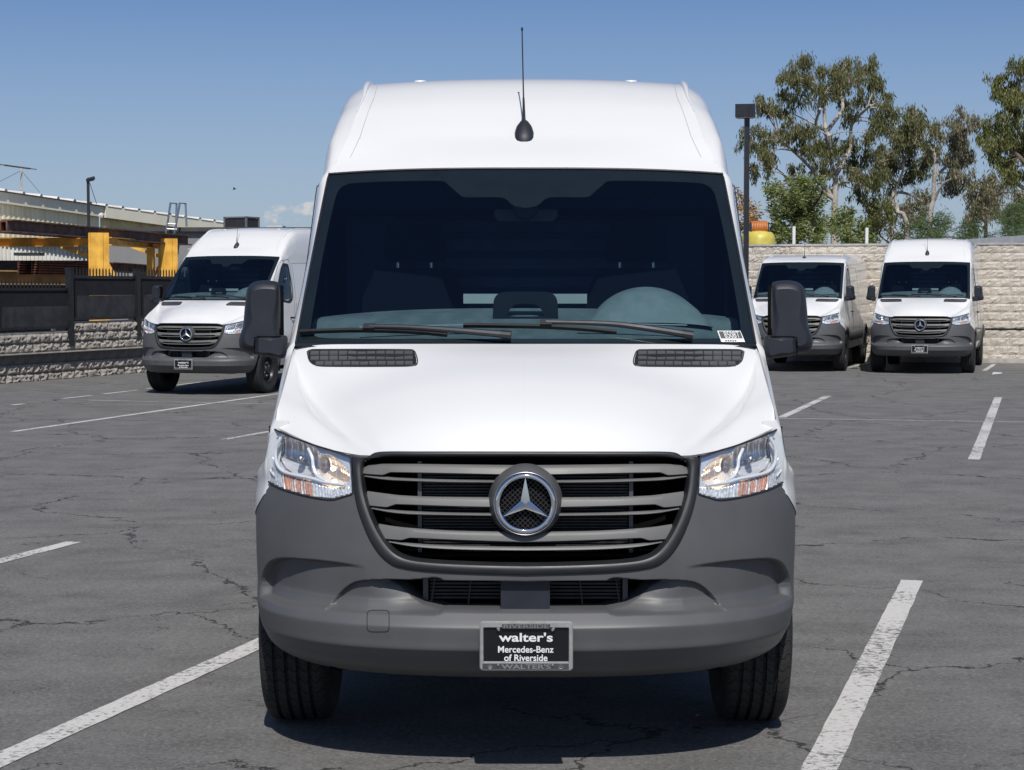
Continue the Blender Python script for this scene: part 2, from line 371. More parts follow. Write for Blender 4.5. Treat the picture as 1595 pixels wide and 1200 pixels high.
def build_shell(van, high=True):
    """painted body sides, roof, rear; returns objects used for measuring"""
    if high: cz = smooth_curve([(1.6,2.08),(1.75,2.21),(1.9,2.345),(2.05,2.465),(2.2,2.568),(2.4,2.664),(2.6,2.702),(3.0,2.722),(4,2.73),(5.2,2.72),(5.95,2.70)])
    else: cz = smooth_curve([(1.6,2.10),(1.75,2.215),(1.9,2.285),(2.05,2.325),(2.3,2.362),(2.7,2.39),(4,2.40),(5.95,2.38)])
    kz = lambda y: (cz(y)-2.12)/.61
    zg = lambda y: 2.12+.582*kz(y)
    gx = lambda y: np.interp(y, [1.73, 1.80, 1.95, 2.25, 6], [.852, .822, .785, .745, .745])
    # roof
    yr = np.unique(np.concatenate([np.linspace(1.735, 2.7, 60), np.linspace(2.7, LEN-.03, 40)])); nx = 61; R = np.zeros((len(yr), nx, 3))
    for i, y in enumerate(yr):
        x = np.linspace(-1, 1, nx); g = gx(y); top = cz(y); side = zg(y)
        R[i, :, 0] = x*g; R[i, :, 1] = y; R[i, :, 2] = side+(top-side)*(1-np.abs(x)**2.3)
    E0 = glass_pt(np.linspace(-1, 1, nx), np.ones(nx))+np.array([0, -.004, .006]); dlt = E0-R[0]
    for i, y in enumerate(yr): R[i] += dlt*(1-sstep(np.array(y), 1.735, 1.95))
    re_ = R[:, -1]
    roof = orient(mesh('roof', R.reshape(-1, 3), gfaces(len(yr), nx), 'white_paint', van), (0, 0, 1))
    # upper edge of the side: fender seam, screen pillar, roof gutter
    ed = np.array([(.36,.912,1.178),(.42,.912,1.209),(.57,.916,1.276),(.72,.918,1.339),(.86,.917,1.402),(.955,.914,1.452),(.985,.902,1.492)])
    def edge(y):
        if y <= .985: return np.interp(y, ed[:, 0], ed[:, 1]), np.interp(y, ed[:, 0], ed[:, 2])
        t = (min(y, 1.775)-.985)/(1.775-.985); return .902+(.858-.902)*t, 1.492+(2.198-1.492)*t
    def zlow(y):
        if y < .62: return float(np.interp(y, [.45, .50, .56, .62], [.965, .92, .885, .862]))
        z = .43
        for ay in (AXF, AXR):
            if abs(y-ay) < ARCH: z = max(z, WZ+math.sqrt(ARCH**2-(y-ay)**2))
        if y < .8: z = max(z, float(np.interp(y, [.62, .8], [.862, .80])))
        return z
    ys = np.unique(np.round(np.concatenate([[.450, .4505, .452, .455, .460, .468], np.linspace(.48, 1.9, 90), np.linspace(1.9, 2.7, 36), np.linspace(2.7, LEN-.03, 70),
         AXF+ARCH*np.cos(np.linspace(0, math.pi, 60)), AXR+ARCH*np.cos(np.linspace(0, math.pi, 60))]), 4))
    ys = ys[(ys >= .45) & (ys <= LEN-.03)]
    ns = 64; G = np.zeros((len(ys), ns, 3))
    for i, y in enumerate(ys):
        zl = zlow(y); s = np.linspace(0, 1, ns); wr = sstep(np.array(y), 1.77, 2.0)
        ex, ez = edge(min(y, 1.775))
        r = .075 if y > 1.0 else .035
        zt = ez-r; nl = ns-14
        z1 = np.linspace(zl, zt, nl); x1 = xside(y, z1)
        t = np.linspace(0, 1, 15)[1:]; p0 = np.array([x1[-1], zt]); p1 = np.array([xside(y, ez)-.006, ez-.012]); p2 = np.array([ex, ez])
        bz = (1-t)[:, None]**2*p0+2*((1-t)*t)[:, None]*p1+(t**2)[:, None]*p2
        A = np.column_stack([np.r_[x1, bz[:, 0]], np.r_[z1, bz[:, 1]]])
        if wr > 0:
            zz = np.concatenate([np.linspace(zl, 2.12, nl-14), np.linspace(2.12, 2.65, 29)[1:]]); xx = xside(y, zz)
            xx = np.where(zz > 2.3, xx+(gx(y)-.735)*((zz-2.3)/.35)**2, xx)
            B = np.column_stack([xx, np.where(zz > 2.12, 2.12+(zz-2.12)*kz(y)*(.582/.53), zz)])
            A = A*(1-wr)+B*wr; zq = np.clip((A[:, 1]-1.95)/(A[-1, 1]-1.95), 0, 1)**2
            A = A+zq[:, None]*(np.array([np.interp(y, re_[:, 1], re_[:, 0]), np.interp(y, re_[:, 1], re_[:, 2])])-A[-1])
        if y < .74:                                        # the wing blends into the bumper corner
            u_ = np.clip(1-(y-OFF_(A[:, 1]))/NB, 0, 1); xn = A_(A[:, 1])*(1-u_**2)**(1/NN)+.003
            w_ = (1-sstep(np.array(y), .62, .74))*(1-sstep(A[:, 1], 1.0, 1.09)); A[:, 0] = A[:, 0]*(1-w_)+xn*w_
        rr = max(0., (y-(LEN-.12))/.12)                   # rounded rear corner
        G[i, :, 0] = A[:, 0]-.04*rr**2-np.interp(y, [.45, .4505, .452, .455, .46, .468], [.055, .03, .014, .007, .002, 0]); G[i, :, 1] = y; G[i, :, 2] = A[:, 1]
    # window openings: front doors
    win = [(1.38,1.50),(1.98,1.50),(1.985,2.0),(1.95,2.06),(1.86,2.07),(1.72,2.02)]
    V, F = both(G)
    poly = np.array([(a, 0, b) for a, b in win])
    Fa = np.array(F); cen = V[Fa].mean(1); sd_ = sdf(poly, cen[:, 1], cen[:, 2]); F = [f for f, d in zip(F, sd_) if d > 0.012]
    body = mesh('body_side', V, F, 'white_paint', van)
    # raised roof rails and the shut lines of the roof cap
    for sgn in (-1, 1):
        mb = MB(); yy = np.concatenate([np.linspace(2.12, 2.7, 30), np.linspace(2.8, LEN-.1, 14)])
        mb.tube([(sgn*np.interp(y, re_[:, 1], re_[:, 0]), y, np.interp(y, re_[:, 1], re_[:, 2])+.002) for y in yy], [.003+.013*float(sstep(np.array(y), 2.12, 2.5)) for y in yy], 8); mb.build('roof_rail', 'white_paint', van, True)
        mb = MB(); yy = np.linspace(1.84, 2.45, 24)
        se_ = R[:, -3]; mb.tube([(sgn*np.interp(y, se_[:, 1], se_[:, 0]), y, np.interp(y, se_[:, 1], se_[:, 2])+.0004) for y in yy], .0013, 6); mb.build('roof_seam', 'soft_seam', van, True)
    if high:
        for x in (-.50, -.33, .33, .50):
            mb = MB(); mb.lathe([(0, .012), (.028, .010), (.034, 0), (.034, -.03)], 16, 'z', (x, 2.55, cz(2.55)-.019)); mb.build('roof_fixing_cap', 'white_paint', van, True)
    # rear end
    sec = G[-1]; sec = np.vstack([sec, R[-1][nx//2+1:][::-1][1:]]); n = len(sec)
    mid = np.array([[0, LEN, z] for z in sec[:, 2]])
    Vb = np.vstack([sec, mid*[1, 1, 1], sec*[-1, 1, 1]])
    Fb = [(i, i+1, n+i+1, n+i) for i in range(n-1)]+[(n+i, n+i+1, 2*n+i+1, 2*n+i) for i in range(n-1)]
    mesh('rear_door', Vb, Fb, 'white_paint', van, False)
    # side glass, its rubber frame, door shut lines, handle, cladding
    wy, wz = [p[0] for p in win], [p[1] for p in win]
    for sgn in (-1, 1):
        c = np.array(win); cc = c.mean(0)
        ring = spl(np.vstack([c, c[:1]]), 60)[:-1]
        def S(y, z, lift=0.): 
            return np.array((sgn*(float(xside(y, z))+lift), y, z))
        K = 8; Vg = [S(*(cc+(p-cc)*k/K), -.004) for k in range(1, K+1) for p in ring]+[S(*cc, -.004)]; m = len(ring)
        Fg = [((k*m+i), k*m+(i+1) % m, (k+1)*m+(i+1) % m, (k+1)*m+i) for k in range(K-1) for i in range(m)]+[(K*m, i, (i+1) % m) for i in range(m)]
        g = orient(mesh('side_window', Vg, Fg, 'side_glass', van), (sgn, 0, 0))
        Vr = []
        for p in ring:
            d = (p-cc)/np.linalg.norm(p-cc); Vr += [S(*(p-d*.03), -.006), S(*(p-d*.02), .0006), S(*(p+d*.020), .0006), S(*(p+d*.026), -.002)]
        mesh('window_seal', Vr, [(i*4+k, ((i+1) % m)*4+k, ((i+1) % m)*4+k+1, i*4+k+1) for i in range(m) for k in range(3)], 'black_plastic', g)
        def seam(pts, name='door_seam', r=.0025):
            q = spl(pts, 40); mb = MB(); mb.tube([S(y, z, .0) for y, z in q], r, 6); mb.build(name, 'seam', van, True)
        seam([(1.18,.90),(1.12,1.2),(1.10,1.47),(1.35,1.72),(1.63,2.09),(1.83,2.15),(2.03,2.12),(2.06,1.6),(2.06,.9),(2.05,.5)])
        seam([(2.14,.5),(2.14,1.2),(2.14,2.0),(2.2,2.1),(3.3,2.1),(3.42,2.05),(3.44,1.2),(3.44,.5)]); seam([(3.5,1.32),(4.5,1.32),(5.8,1.32)], 'waist_crease', .003)
        mb = MB(); q = [S(y, 1.20, .028) for y in (1.86, 1.90, 2.0, 2.03)]; q[0] = S(1.86, 1.2, 0); q[-1] = S(2.03, 1.2, 0); mb.tube(q, .013, 8); mb.build('door_handle', 'black_plastic', van, True)
        for y0, y1 in ((AXF+ARCH+.015, AXR-ARCH-.015), (AXR+ARCH+.015, LEN-.06)):
            yy = np.linspace(y0, y1, 24); prof = [(.585, -.003), (.60, .012), (.69, .016), (.78, .012), (.795, -.003)]
            Vc = [S(y, z, l) for y in yy for z, l in prof]; orient(mesh('side_cladding', Vc, gfaces(24, 5), 'grey_plastic', van), (sgn, 0, 0))
        for ay, a0 in ((AXF, .0), (AXR, .0)):
            aa = np.linspace(-.08, math.pi+.08, 48) if ay == AXR else np.linspace(-.08, math.pi*.66, 40)
            Va = []
            for a in aa:
                for r_, l in ((ARCH-.012, -.05), (ARCH-.012, .012), (ARCH+.03, .016), (ARCH+.045, -.002)):
                    y, z = ay+r_*math.cos(a), WZ+r_*math.sin(a); Va.append(S(y, max(z, .36), l))
            mesh('wheel_arch_trim', Va, gfaces(len(aa), 4), 'grey_plastic', van)
    return body, roof, cz, zg, gx

def build_wheel(van, x, y, sgn):
    w = empty('wheel', (x, y, WZ), 0, van); R = WZ; hw = .125
    tread = []
    prof = []
    for xa, r in ((-.125,.300),(-.132,.322),(-.127,.350),(-.118,.366)): prof.append((r, xa))
    side_in = list(prof)
    tr = [(.366,-.118)]
    for g in (-.066, -.022, .022, .066):
        tr += [(.3835+.0015-(g*g)*.4, g-.008), (.371, g-.005), (.371, g+.005), (.3835+.0015-(g*g)*.4, g+.008)]
    tr = [(.366,-.118),(.376,-.110),(.381,-.098)]+tr[1:]+[(.381,.098),(.376,.110),(.366,.118)]
    t = MB(); t.lathe(tr, 96, 'x'); tt = t.build('tyre_tread', 'tread', w, True, 40)
    for q in (-1, 1):
        s = MB(); s.lathe([(.366, q*.118), (.350, q*.127), (.322, q*.132), (.300, q*.125), (.262, q*.112), (.222, q*.104), (.208, q*.094)], 64, 'x'); s.build('tyre_sidewall', 'tyre', w, True)
    r = MB(); o = sgn
    r.lathe([(.214, o*.098), (.218, o*.108), (.208, o*.110), (.200, o*.10), (.190, o*.055), (.175, o*.045), (.165, o*.06), (.12, o*.085), (.085, o*.080), (.075, o*.06), (.07, o*.055), (.062, o*.095), (.05, o*.105), (0, o*.107)], 48, 'x')
    r.lathe([(.214, -o*.098), (.19, -o*.06), (.18, o*.04), (.05, o*.03), (0, o*.03)], 32, 'x')
    r.build('rim', 'rim', w, True, 40)
    def ring_of(first, n, r, a0):
        for k in range(n):
            p = first if k == 0 else first.copy(); a = a0+2*math.pi*k/n
            if k: COL.objects.link(p)
            p.location = (0, r*math.cos(a), r*math.sin(a))
    h = MB(); h.lathe([(0, o*.0780), (.017, o*.0765), (.017, o*.05)], 10, 'x'); ring_of(h.build('rim_hole', 'deep_black', w, True), 10, .142, 0)
    b = MB(); b.lathe([(0, o*.094), (.011, o*.092), (.013, o*.07)], 8, 'x'); ring_of(b.build('wheel_nut', 'satin_metal', w, True), 6, .098, .5)
    return w

def bumper_mesh(van):
    # plan curve sampled by arc length, rows in z, relief pressed along the outward normal
    zs = np.concatenate([np.arange(.345, .64, .0035), np.arange(.64, .80, .0035), np.arange(.80, 1.125, .005)])
    ph = np.linspace(0, math.pi/2, 1500); xq = np.sin(ph)**(2/NN); yq = NB*(1-np.cos(ph)); L = np.r_[0, np.cumsum(np.hypot(np.diff(xq), np.diff(yq)))]
    pe = np.interp(np.linspace(0, L[-1], 320), L, ph)
    X = A_(zs)[:, None]*np.sin(pe)[None]**(2/NN); Y = OFF_(zs)[:, None]+NB*(1-np.cos(pe))[None]; Z = np.repeat(zs[:, None], len(pe), 1)
    tx = np.gradient(X, axis=1); ty = np.gradient(Y, axis=1); ln = np.hypot(tx, ty)+1e-9; nx_, ny_ = ty/ln, -tx/ln
    D = np.zeros_like(X)
    # the scooped side recess above the step
    rec = hnv(spl([(404,926),(406,908),(409,892),(418,876),(436,869),(470,870),(515,874),(560,880),(610,888),(640,900),(610,945),(560,953),(500,948),(440,944),(404,930)], 80))
    xpx = np.array([hn(p, 900)[0] for p in (440, 500, 570)])
    s = sdf(rec, X, Z); fade = np.interp(X, [xpx[2], xpx[1], xpx[0]], [0, .55, 1])
    D += .040*fade*sstep(-s, 0, .013)
    # the set-back wing beside the lower intake
    wing = hnv(spl([(506,951),(518,934),(532,920),(546,910),(562,905),(591,903),(640,903),(690,904),(690,953),(640,957),(580,956),(506,951)], 90))
    s = sdf(wing, X, Z); deep = np.interp(X, [hn(640, 930)[0], hn(590, 930)[0], hn(510, 930)[0]], [.024, .022, .016])
    D += deep*sstep(-s, 0, .0035)
    # lower intake
    intake = [hn(*p) for p in [(598,904),(700,905),(826,907),(826,955),(690,953),(674,950),(655,944),(636,931),(618,915)]]
    intake = np.array(intake); intake[2][0] = -.2; intake[3][0] = -.2
    wmask = sstep(-s, 0, .010); s = sdf(intake, X, Z); D += .022*wmask*np.clip(1-s/.075, 0, 1)**2*(s > 0)+(s <= 0)*wmask*.022; D += .13*sstep(-s, 0, .005)
    P = np.stack([X-nx_*D, Y-ny_*D, Z], -1)
    V, F = both(P, True); Fa = np.array(F)
    base = np.concatenate([np.stack([X, Y, Z], -1).reshape(-1, 3)]*2)
    cen = base[Fa].mean(1); cx, cy, cz_ = cen[:, 0], cen[:, 1], cen[:, 2]
    keep = sdf(intake, cx, cz_) > -.005
    grl = np.array([hn(*p) for p in spl(GR_OUT, 120)]); grl = np.vstack([grl, [[-.2, 0, grl[-1][2]], [-.2, 0, 1.3]], [[grl[0][0], 0, 1.3]]])
    keep &= sdf(grl, cx, cz_) > -.012
    hl = np.array([hn(*p) for p in HL_POLY]); keep &= sdf(hl, cx, cz_) > -.006
    # above the lamp's lower edge the sheet ends; the wing edge follows the wheel opening
    lowx = np.array([hn(*p) for p in HL_BOT]); lowx = lowx[np.argsort(lowx[:, 0])]
    topz = np.interp(cx, lowx[:, 0], lowx[:, 2], left=1.2, right=.999)+.008
    topz = np.where(cy > .44, np.minimum(topz, np.interp(cy, [.44, .50, .56, .62, .7], [.985, .925, .89, .867, .86])), topz)
    keep &= cz_ < topz
    keep &= np.hypot(cy-AXF, cz_-WZ) > ARCH-.004
    F = [f for f, k in zip(F, keep) if k]
    used = np.unique(np.array(F)); rem = -np.ones(len(V), int); rem[used] = np.arange(len(used))
    o = mesh('bumper', V[used], rem[np.array(F)], 'grey_plastic', van)
    return orient(o, (0, -1, 0))
GR_OUT = [(818.5,703),(760,703),(700,703),(650,703),(605,703),(584,705),(571,712),(560,712),(548,713),(549,735),(551,770),(560,806),(578,847),(600,874),(627,886),(695,893),(818.5,897)]
GR_IN = [(818.5,713),(760,713),(700,713),(650,713),(610,713),(592,714),(580,716),(572,720),(568,727),(568,740),(573,770),(587,811),(609,847),(632,864),(672,871),(753,875),(818.5,876)]
HL_TOP = [(419.5,665),(436,673),(452,680),(490,694),(520,703),(546,712)]
HL_BOT = [(417,750),(430,758),(447,765),(480,774),(515,779),(533,775),(549.5,770)]
HL_POLY = HL_TOP+[(548,740)]+HL_BOT[::-1]+[(413.5,730),(415,700)]

def build_front(van):
    bumper = bumper_mesh(van)
    # ---- hood
    rear = [(0,.852,1.490),(.30,.860,1.490),(.60,.890,1.488),(.80,.925,1.484),(.893,.955,1.470),(.908,.965,1.462),(.911,.968,1.456)]
    seam_ = [(.97,.9115,1.456),(.83,.9125,1.389),(.70,.9135,1.330),(.57,.915,1.274),(.43,.916,1.212)]
    crease = [hp(463,556,.945), hp(484,612,.72), hp(516,655,.50), hp(548,686,.33), hp(577,705.5,.205)]
    cen = [(0,.852,1.490),(0,.66,1.440),(0,.44,1.362),(0,.24,1.252),(0,.150,1.150)]
    fr = [hn(818.5,704), hn(745,704), hn(672,704.5), hn(610,706), hn(577,711), hn(500,696), hn(424,662.5)]
    fr[0][0] = 0
    C = np.zeros((5, 7, 3)); q = [0, .31, .60, .84, 1]
    for i in range(5):
        c0, c1, c2 = np.array(cen[i]), np.array(crease[i]), np.array((seam_[i][1], seam_[i][0], seam_[i][2]))
        for j, t in enumerate(q):
            p = c0+(c1-c0)*t; drop = c0[2]-c1[2]
            p[2] = c0[2]-drop*t**2.6; p[1] = c0[1]+(c1[1]-c0[1])*t**2.2; C[i, j] = p
        C[i, 5] = c1*.5+c2*.5+np.array((.012, -.004, .010)); C[i, 6] = c2
    for j in range(7): C[0, j] = rear[j]
    for j in range(7): C[4, j] = fr[j]
    G = spl_grid(C, 60, 64)
    V, F = both(G); hood = orient(mesh('hood', V, F, 'white_paint', van), (0, 0, 1))
    # rolled lip under the leading edge
    e = G[-1]; lip = np.stack([e, e+np.array([0, .004, -.006]), e+np.array([0, .05, -.012])]); V, F = both(lip); mesh('hood_lip', V, F, 'white_paint', hood)
    for sgn in (-1, 1):
        mb = MB(); mb.tube([(sgn*(p[0]+.001), p[1], p[2]+.0006) for p in G[:, -1]], .0022, 6); mb.build('hood_seam', 'soft_seam', hood, True)
    hb = bvh_of(hood)
    # ---- grille
    grille = empty('grille', (0, 0, 0), 0, van)
    n = 160; o_ = spl(GR_OUT, n); i_ = spl(GR_IN, n)
    rows = [hnv(o_, .030), hnv(o_+(i_-o_)*.04, -.005), hnv(o_+(i_-o_)*.10, -.009), hnv(o_+(i_-o_)*.66, -.009),
            hnv(o_+(i_-o_)*.72, -.005), hnv(i_, .026), hnv(i_, .09)]
    G2 = np.stack(rows); G2[:, 0, 0] = 0; G2[:, -1, 0] = 0
    V, F = both(G2); orient(mesh('grille_surround', V, F, 'grille_frame', grille), (0, -1, 0))
    # backing and cooler behind the slats
    bk = MB(); bk.box((-.50, .30, .70), (.50, .32, 1.13)); bk.build('grille_backing', 'deep_black', grille)
    rd = MB()
    for k in range(26):
        z = .80+k*.0105; rd.box((-.36, .205, z), (.36, .215, z+.006))
    tag(rd.build('cooler_fins', 'radiator', grille), kind='stuff')
    for sg in (-1, 1): mb = MB(); mb.box((sg*.37-.007, .19, .78), (sg*.37+.007, .22, 1.10)); mb.build('cooler_tank', 'pewter_dark', grille)
    # slats: upper and lower edge as measured, each wide blade with its thin lower blade
    def slat(top, bot, name, push):
        x0 = top[0][0]; xs = np.concatenate([np.linspace(x0, x0+60, 40), np.linspace(x0+60, 818.5, 40)[1:]])
        tt = np.interp(xs, *np.array(spl(top, 200)).T); bb = np.interp(xs, *np.array(spl(bot, 200)).T); bb = np.maximum(bb, tt+2.5)
        R_ = [hnv(np.stack([xs, yy], -1), p) for yy, p in ((tt, push+.05), (tt, push+.010), (tt+.8, push+.006), (tt*.55+bb*.45, push+.002), (bb-1.0, push), (bb, push+.003), (bb+.2, push+.02), (bb-.5, push+.06))]
        Gs = np.stack(R_); Gs[:, -1, 0] = 0
        V, F = both(Gs); orient(mesh(name, V, F, 'slat_grey', grille, True, 50), (0, -1, 0))
    E_ = 830
    for top, bot in (([(564,731),(570,726.5),(584,723),(640,722.8),(700,723.5),(E_,725)], [(563,738.4),(580,739.8),(595,740.6),(600,739.4),(607,736.8),(615,736.4),(700,738),(E_,741)]),
                     ([(572,765),(602,769),(630,772),(690,774),(E_,775)], [(572,788),(590,789.8),(602,790.6),(608,789),(616,786.4),(626,786.4),(700,789),(E_,792)]),
                     ([(590,816),(620,820.5),(660,824),(720,827),(E_,829)], [(590,839.4),(610,841),(624,842),(630,840.8),(638,838.6),(648,838.8),(720,842),(E_,845.5)])): slat(top, bot, 'slat', .016)
    for top, bot in (([(565,738.8),(594,741.6),(624,744.4),(700,747),(E_,748.8)], [(565,743),(602,748),(640,750),(700,751.8),(E_,753)]),
                     ([(578,788.9),(610,794),(660,797),(720,798.8),(E_,800)], [(578,793.5),(620,800.3),(680,802.8),(E_,805)]),
                     ([(602,840.7),(640,846),(700,849.5),(760,851),(E_,852)], [(602,845),(650,853),(720,857),(E_,858.5)])): slat(top, bot, 'slat_lower_blade', .022)
    # emblem: housing, ring, three-pointed star, net behind
    c = hn(819, 785, -.028); c[0] = 0
    eb = MB(); eb.lathe([(.130, .10), (.129, .062), (.122, .035), (.115, .012), (.109, .003), (.104, .003), (.100, .016)], 72, 'y', c); eb.build('emblem_housing', 'grey_plastic', grille, True, 50)
    rg = MB(); rg.lathe([(.0955+.0085*math.cos(a), .004-.0085*math.sin(a)) for a in np.linspace(0, 2*math.pi, 17)], 96, 'y', c); rg.build('emblem_ring', 'chrome', grille, True)
    rg = MB(); rg.lathe([(.108+.002*math.cos(a), .002-.002*math.sin(a)) for a in np.linspace(0, 2*math.pi, 9)], 96, 'y', c); rg.build('emblem_rim', 'satin_metal', grille, True)
    bk = MB(); bk.lathe([(0, .030), (.10, .030)], 48, 'y', c); bk.build('emblem_back', 'deep_black', grille)
    nt_ = MB()
    for k in range(-9, 10):
        for sg in (-1, 1):
            h_ = .09; d = k*.0125
            if abs(d) < .088:
                ln = math.sqrt(.088**2-d*d); u = Vector((math.cos(sg*math.pi/4), 0, math.sin(sg*math.pi/4))); w = Vector((-u.z, 0, u.x)); m = Vector((c[0], c[1]+.027, c[2]))+w*d
                nt_.bar(m-u*ln, m+u*ln, .0012, .0012, (0, 1, 0))
    tag(nt_.build('emblem_net', 'pewter_dark', grille), kind='stuff')
    st = [(0, -.006, 0)]; fs = []
    for k in range(6):
        a = math.pi/2+k*math.pi/3; r = .092 if k % 2 == 0 else .0185; st.append((r*math.cos(a), .0015 if k % 2 == 0 else .0055, r*math.sin(a)))
    st = [(x+c[0], y+c[1], z+c[2]) for x, y, z in st]
    mesh('emblem_star', st, [(0, 1+(k+1) % 6, 1+k) for k in range(6)], 'chrome', grille, False)
    # ---- lower intake: liner, cooler, sensor block, tray with light ribs
    lo = empty('lower_intake', (0, 0, 0), 0, van)
    mb = MB(); mb.box((-.50, .36, .55), (.50, .37, .78)); mb.box((-.50, .15, .770), (.50, .36, .78)); mb.box((-.40, .085, .572), (.40, .36, .582)); mb.box((-.45, .22, .40), (.45, .44, .405)); mb.build('intake_liner', 'deep_black', lo)
    mb = MB()
    for k in range(9): mb.box((-.335, .20, .615+k*.0125), (.335, .215, .622+k*.0125))
    tag(mb.build('cooler_fins', 'radiator', lo), kind='stuff')
    for sgn in (-1, 1):
        mb = MB(); mb.box((sgn*.350-.009, .185, .600), (sgn*.350+.009, .20, .735)); mb.build('cooler_bracket', 'pewter_dark', lo)
        mb = MB(); mb.bar((sgn*.20, .17, .60), (sgn*.185, .17, .74), .005, .005); mb.build('grille_wire', 'black_plastic', lo); mb = MB(); mb.bar((sgn*.33, .17, .60), (sgn*.31, .17, .74), .005, .005); mb.build('grille_wire', 'black_plastic', lo)
    mb = MB(); mb.box((-.085, .10, .585), (.085, .19, .74)); mb.build('sensor_block', 'mirror_plastic', lo)
    # tow-eye cover outline
    bb_ = bvh_of(bumper)
    ol = spl([(578,951),(600,951),(605,953),(606,958),(606,978),(604,983),(599,984),(579,984),(574,982),(572,977),(572,957),(574,953),(578,951)], 64)
    pts = [cast(bb_, x, y, .0006) for x, y in ol]; pts = [p for p in pts if p is not None]
    mb = MB(); mb.tube(pts[:-1], .0016, 6, close=True); mb.build('tow_eye_cover', 'seam', bumper, True)
    # ---- headlights
    nu, nv = 90, 54
    top, bot = spl(HL_TOP, nu), spl(HL_BOT, nu)
    lef = spl([(419.5,665),(415,700),(413.5,730),(417,750)], nv); rig = spl([(546,712),(548,740),(549.5,770)], nv)
    U, Vv = np.meshgrid(np.linspace(0, 1, nu), np.linspace(0, 1, nv))
    cp = (1-Vv)[..., None]*top[None]+Vv[..., None]*bot[None]+(1-U)[..., None]*lef[:, None]+U[..., None]*rig[:, None]
    cp -= ((1-U)*(1-Vv))[..., None]*top[0]+(U*(1-Vv))[..., None]*top[-1]+((1-U)*Vv)[..., None]*bot[0]+(U*Vv)[..., None]*bot[-1]
    base = hnv(cp, 0.)
    split = .74-.10*(1-U)+.06*U                            # lower strip of the lamp
    bowl1 = 1-np.clip(((U-.36)/.30)**2+((Vv-.36)/.40)**2, 0, 1); bowl2 = 1-np.clip(((U-.76)/.20)**2+((Vv-.47-.35*(U-.76))/.34)**2, 0, 1)
    depth = .022+.095*np.sqrt(bowl1)+.085*np.sqrt(bowl2)
    depth += .012*np.cos(U*100)*sstep(bowl1, .05, .3)*(Vv < .46)+.004*np.cos(U*230)*sstep(bowl2, .1, .3)
    depth += .028*sstep(bowl1, .2, .4)*(Vv > .50)*-1.0
    up_ = Vv < split
    inner = base+np.array([0, 1, 0])*np.where(up_, depth, .016+.004*np.cos(U*190))[..., None]
    cxm = inner[..., 0]; inner[..., 0] = cxm-.02*(depth-.022)/.1
    Fq = np.array(gfaces(nv, nu)); um = up_.ravel()[Fq].mean(1) > .5; uu = U.ravel()[Fq].mean(1); vv = Vv.ravel()[Fq].mean(1)
    amber = (~um) & (uu > .18) & (uu < .54) & ((uu*38) % 1.0 > .48)
    c1 = base[int(nv*.36), int(nu*.40)]+np.array([0, .045, 0]); c2 = base[int(nv*.40), int(nu*.76)]+np.array([0, .05, 0]); c3 = base[int(nv*.66), int(nu*.77)]+np.array([0, .035, 0])
    for sgn in (-1, 1):
        h = empty('headlight', (0, 0, 0), 0, van); M = np.array([sgn, 1, 1])
        def sub(name, sel, m):
            f = Fq[sel]; us = np.unique(f); rm = -np.ones(nu*nv, int); rm[us] = np.arange(len(us)); return orient(mesh(name, (inner.reshape(-1, 3)*M)[us], rm[f], m, h, True), (0, -1, 0))
        sub('reflector', um, 'reflector'); sub('marker_strip', (~um) & ~amber, 'rib_lens'); sub('turn_signal', amber, 'amber')
        orient(mesh('lens', (base+np.array([0, -.004, 0])).reshape(-1, 3)*M, Fq, 'lens_clear', h), (0, -1, 0))
        gask = [base[0, j] for j in range(0, nu, 3)]+[base[i, -1] for i in range(1, nv, 3)]+[base[-1, j] for j in range(nu-2, 0, -3)]
        loop = [base[0, j] for j in range(0, nu, 3)]+[base[i, -1] for i in range(1, nv, 3)]+[base[-1, j] for j in range(nu-2, 0, -3)]+[base[i, 0] for i in range(nv-2, 0, -3)]
        mb = MB(); mb.tube([p*M for p in gask], .0036, 6); mb.build('lamp_gasket', 'black_plastic', h, True)
        # inner wall ties the reflector to the lens edge
        ed = np.array(loop); idx = [(0, j) for j in range(0, nu, 3)]+[(i, nu-1) for i in range(1, nv, 3)]+[(nv-1, j) for j in range(nu-2, 0, -3)]+[(i, 0) for i in range(nv-2, 0, -3)]
        e2 = np.array([inner[i] for i in idx]); k = len(ed); mesh('lamp_wall', np.vstack([ed*M, e2*M]), [(i, (i+1) % k, k+(i+1) % k, k+i) for i in range(k)], 'reflector', h)
        for pth, r_ in (([(438,681),(430,699),(430.5,720),(440,734),(460,740.5),(487,746),(508,752),(537,756)], .0065), ([(480,699),(486,713),(488,728),(494,741),(507,750)], .006), ([(424,676),(419,700),(419,728),(428,742)], .004)):
            q = hnv(spl(pth, 40), .012)*M; mb = MB(); mb.tube([tuple(p) for p in q], r_, 8); mb.build('lamp_bezel', 'lamp_bezel', h, True)
        mb = MB(); mb.lathe([(0, -.024), (.010, -.02), (.014, -.006), (.014, .0), (.009, .05)], 20, 'y', c1*M); mb.build('bulb_shield', 'satin_metal', h, True)
        for cc, r, mm in ((c2, .009, 'bulb_lit'), (c3, .010, 'bulb_lit')):
            mb = MB(); mb.lathe([(0, -r), (r*.7, -r*.7), (r, 0), (r*.7, r*.7), (0, r)], 14, 'y', cc*M); mb.build('bulb', mm, h, True)
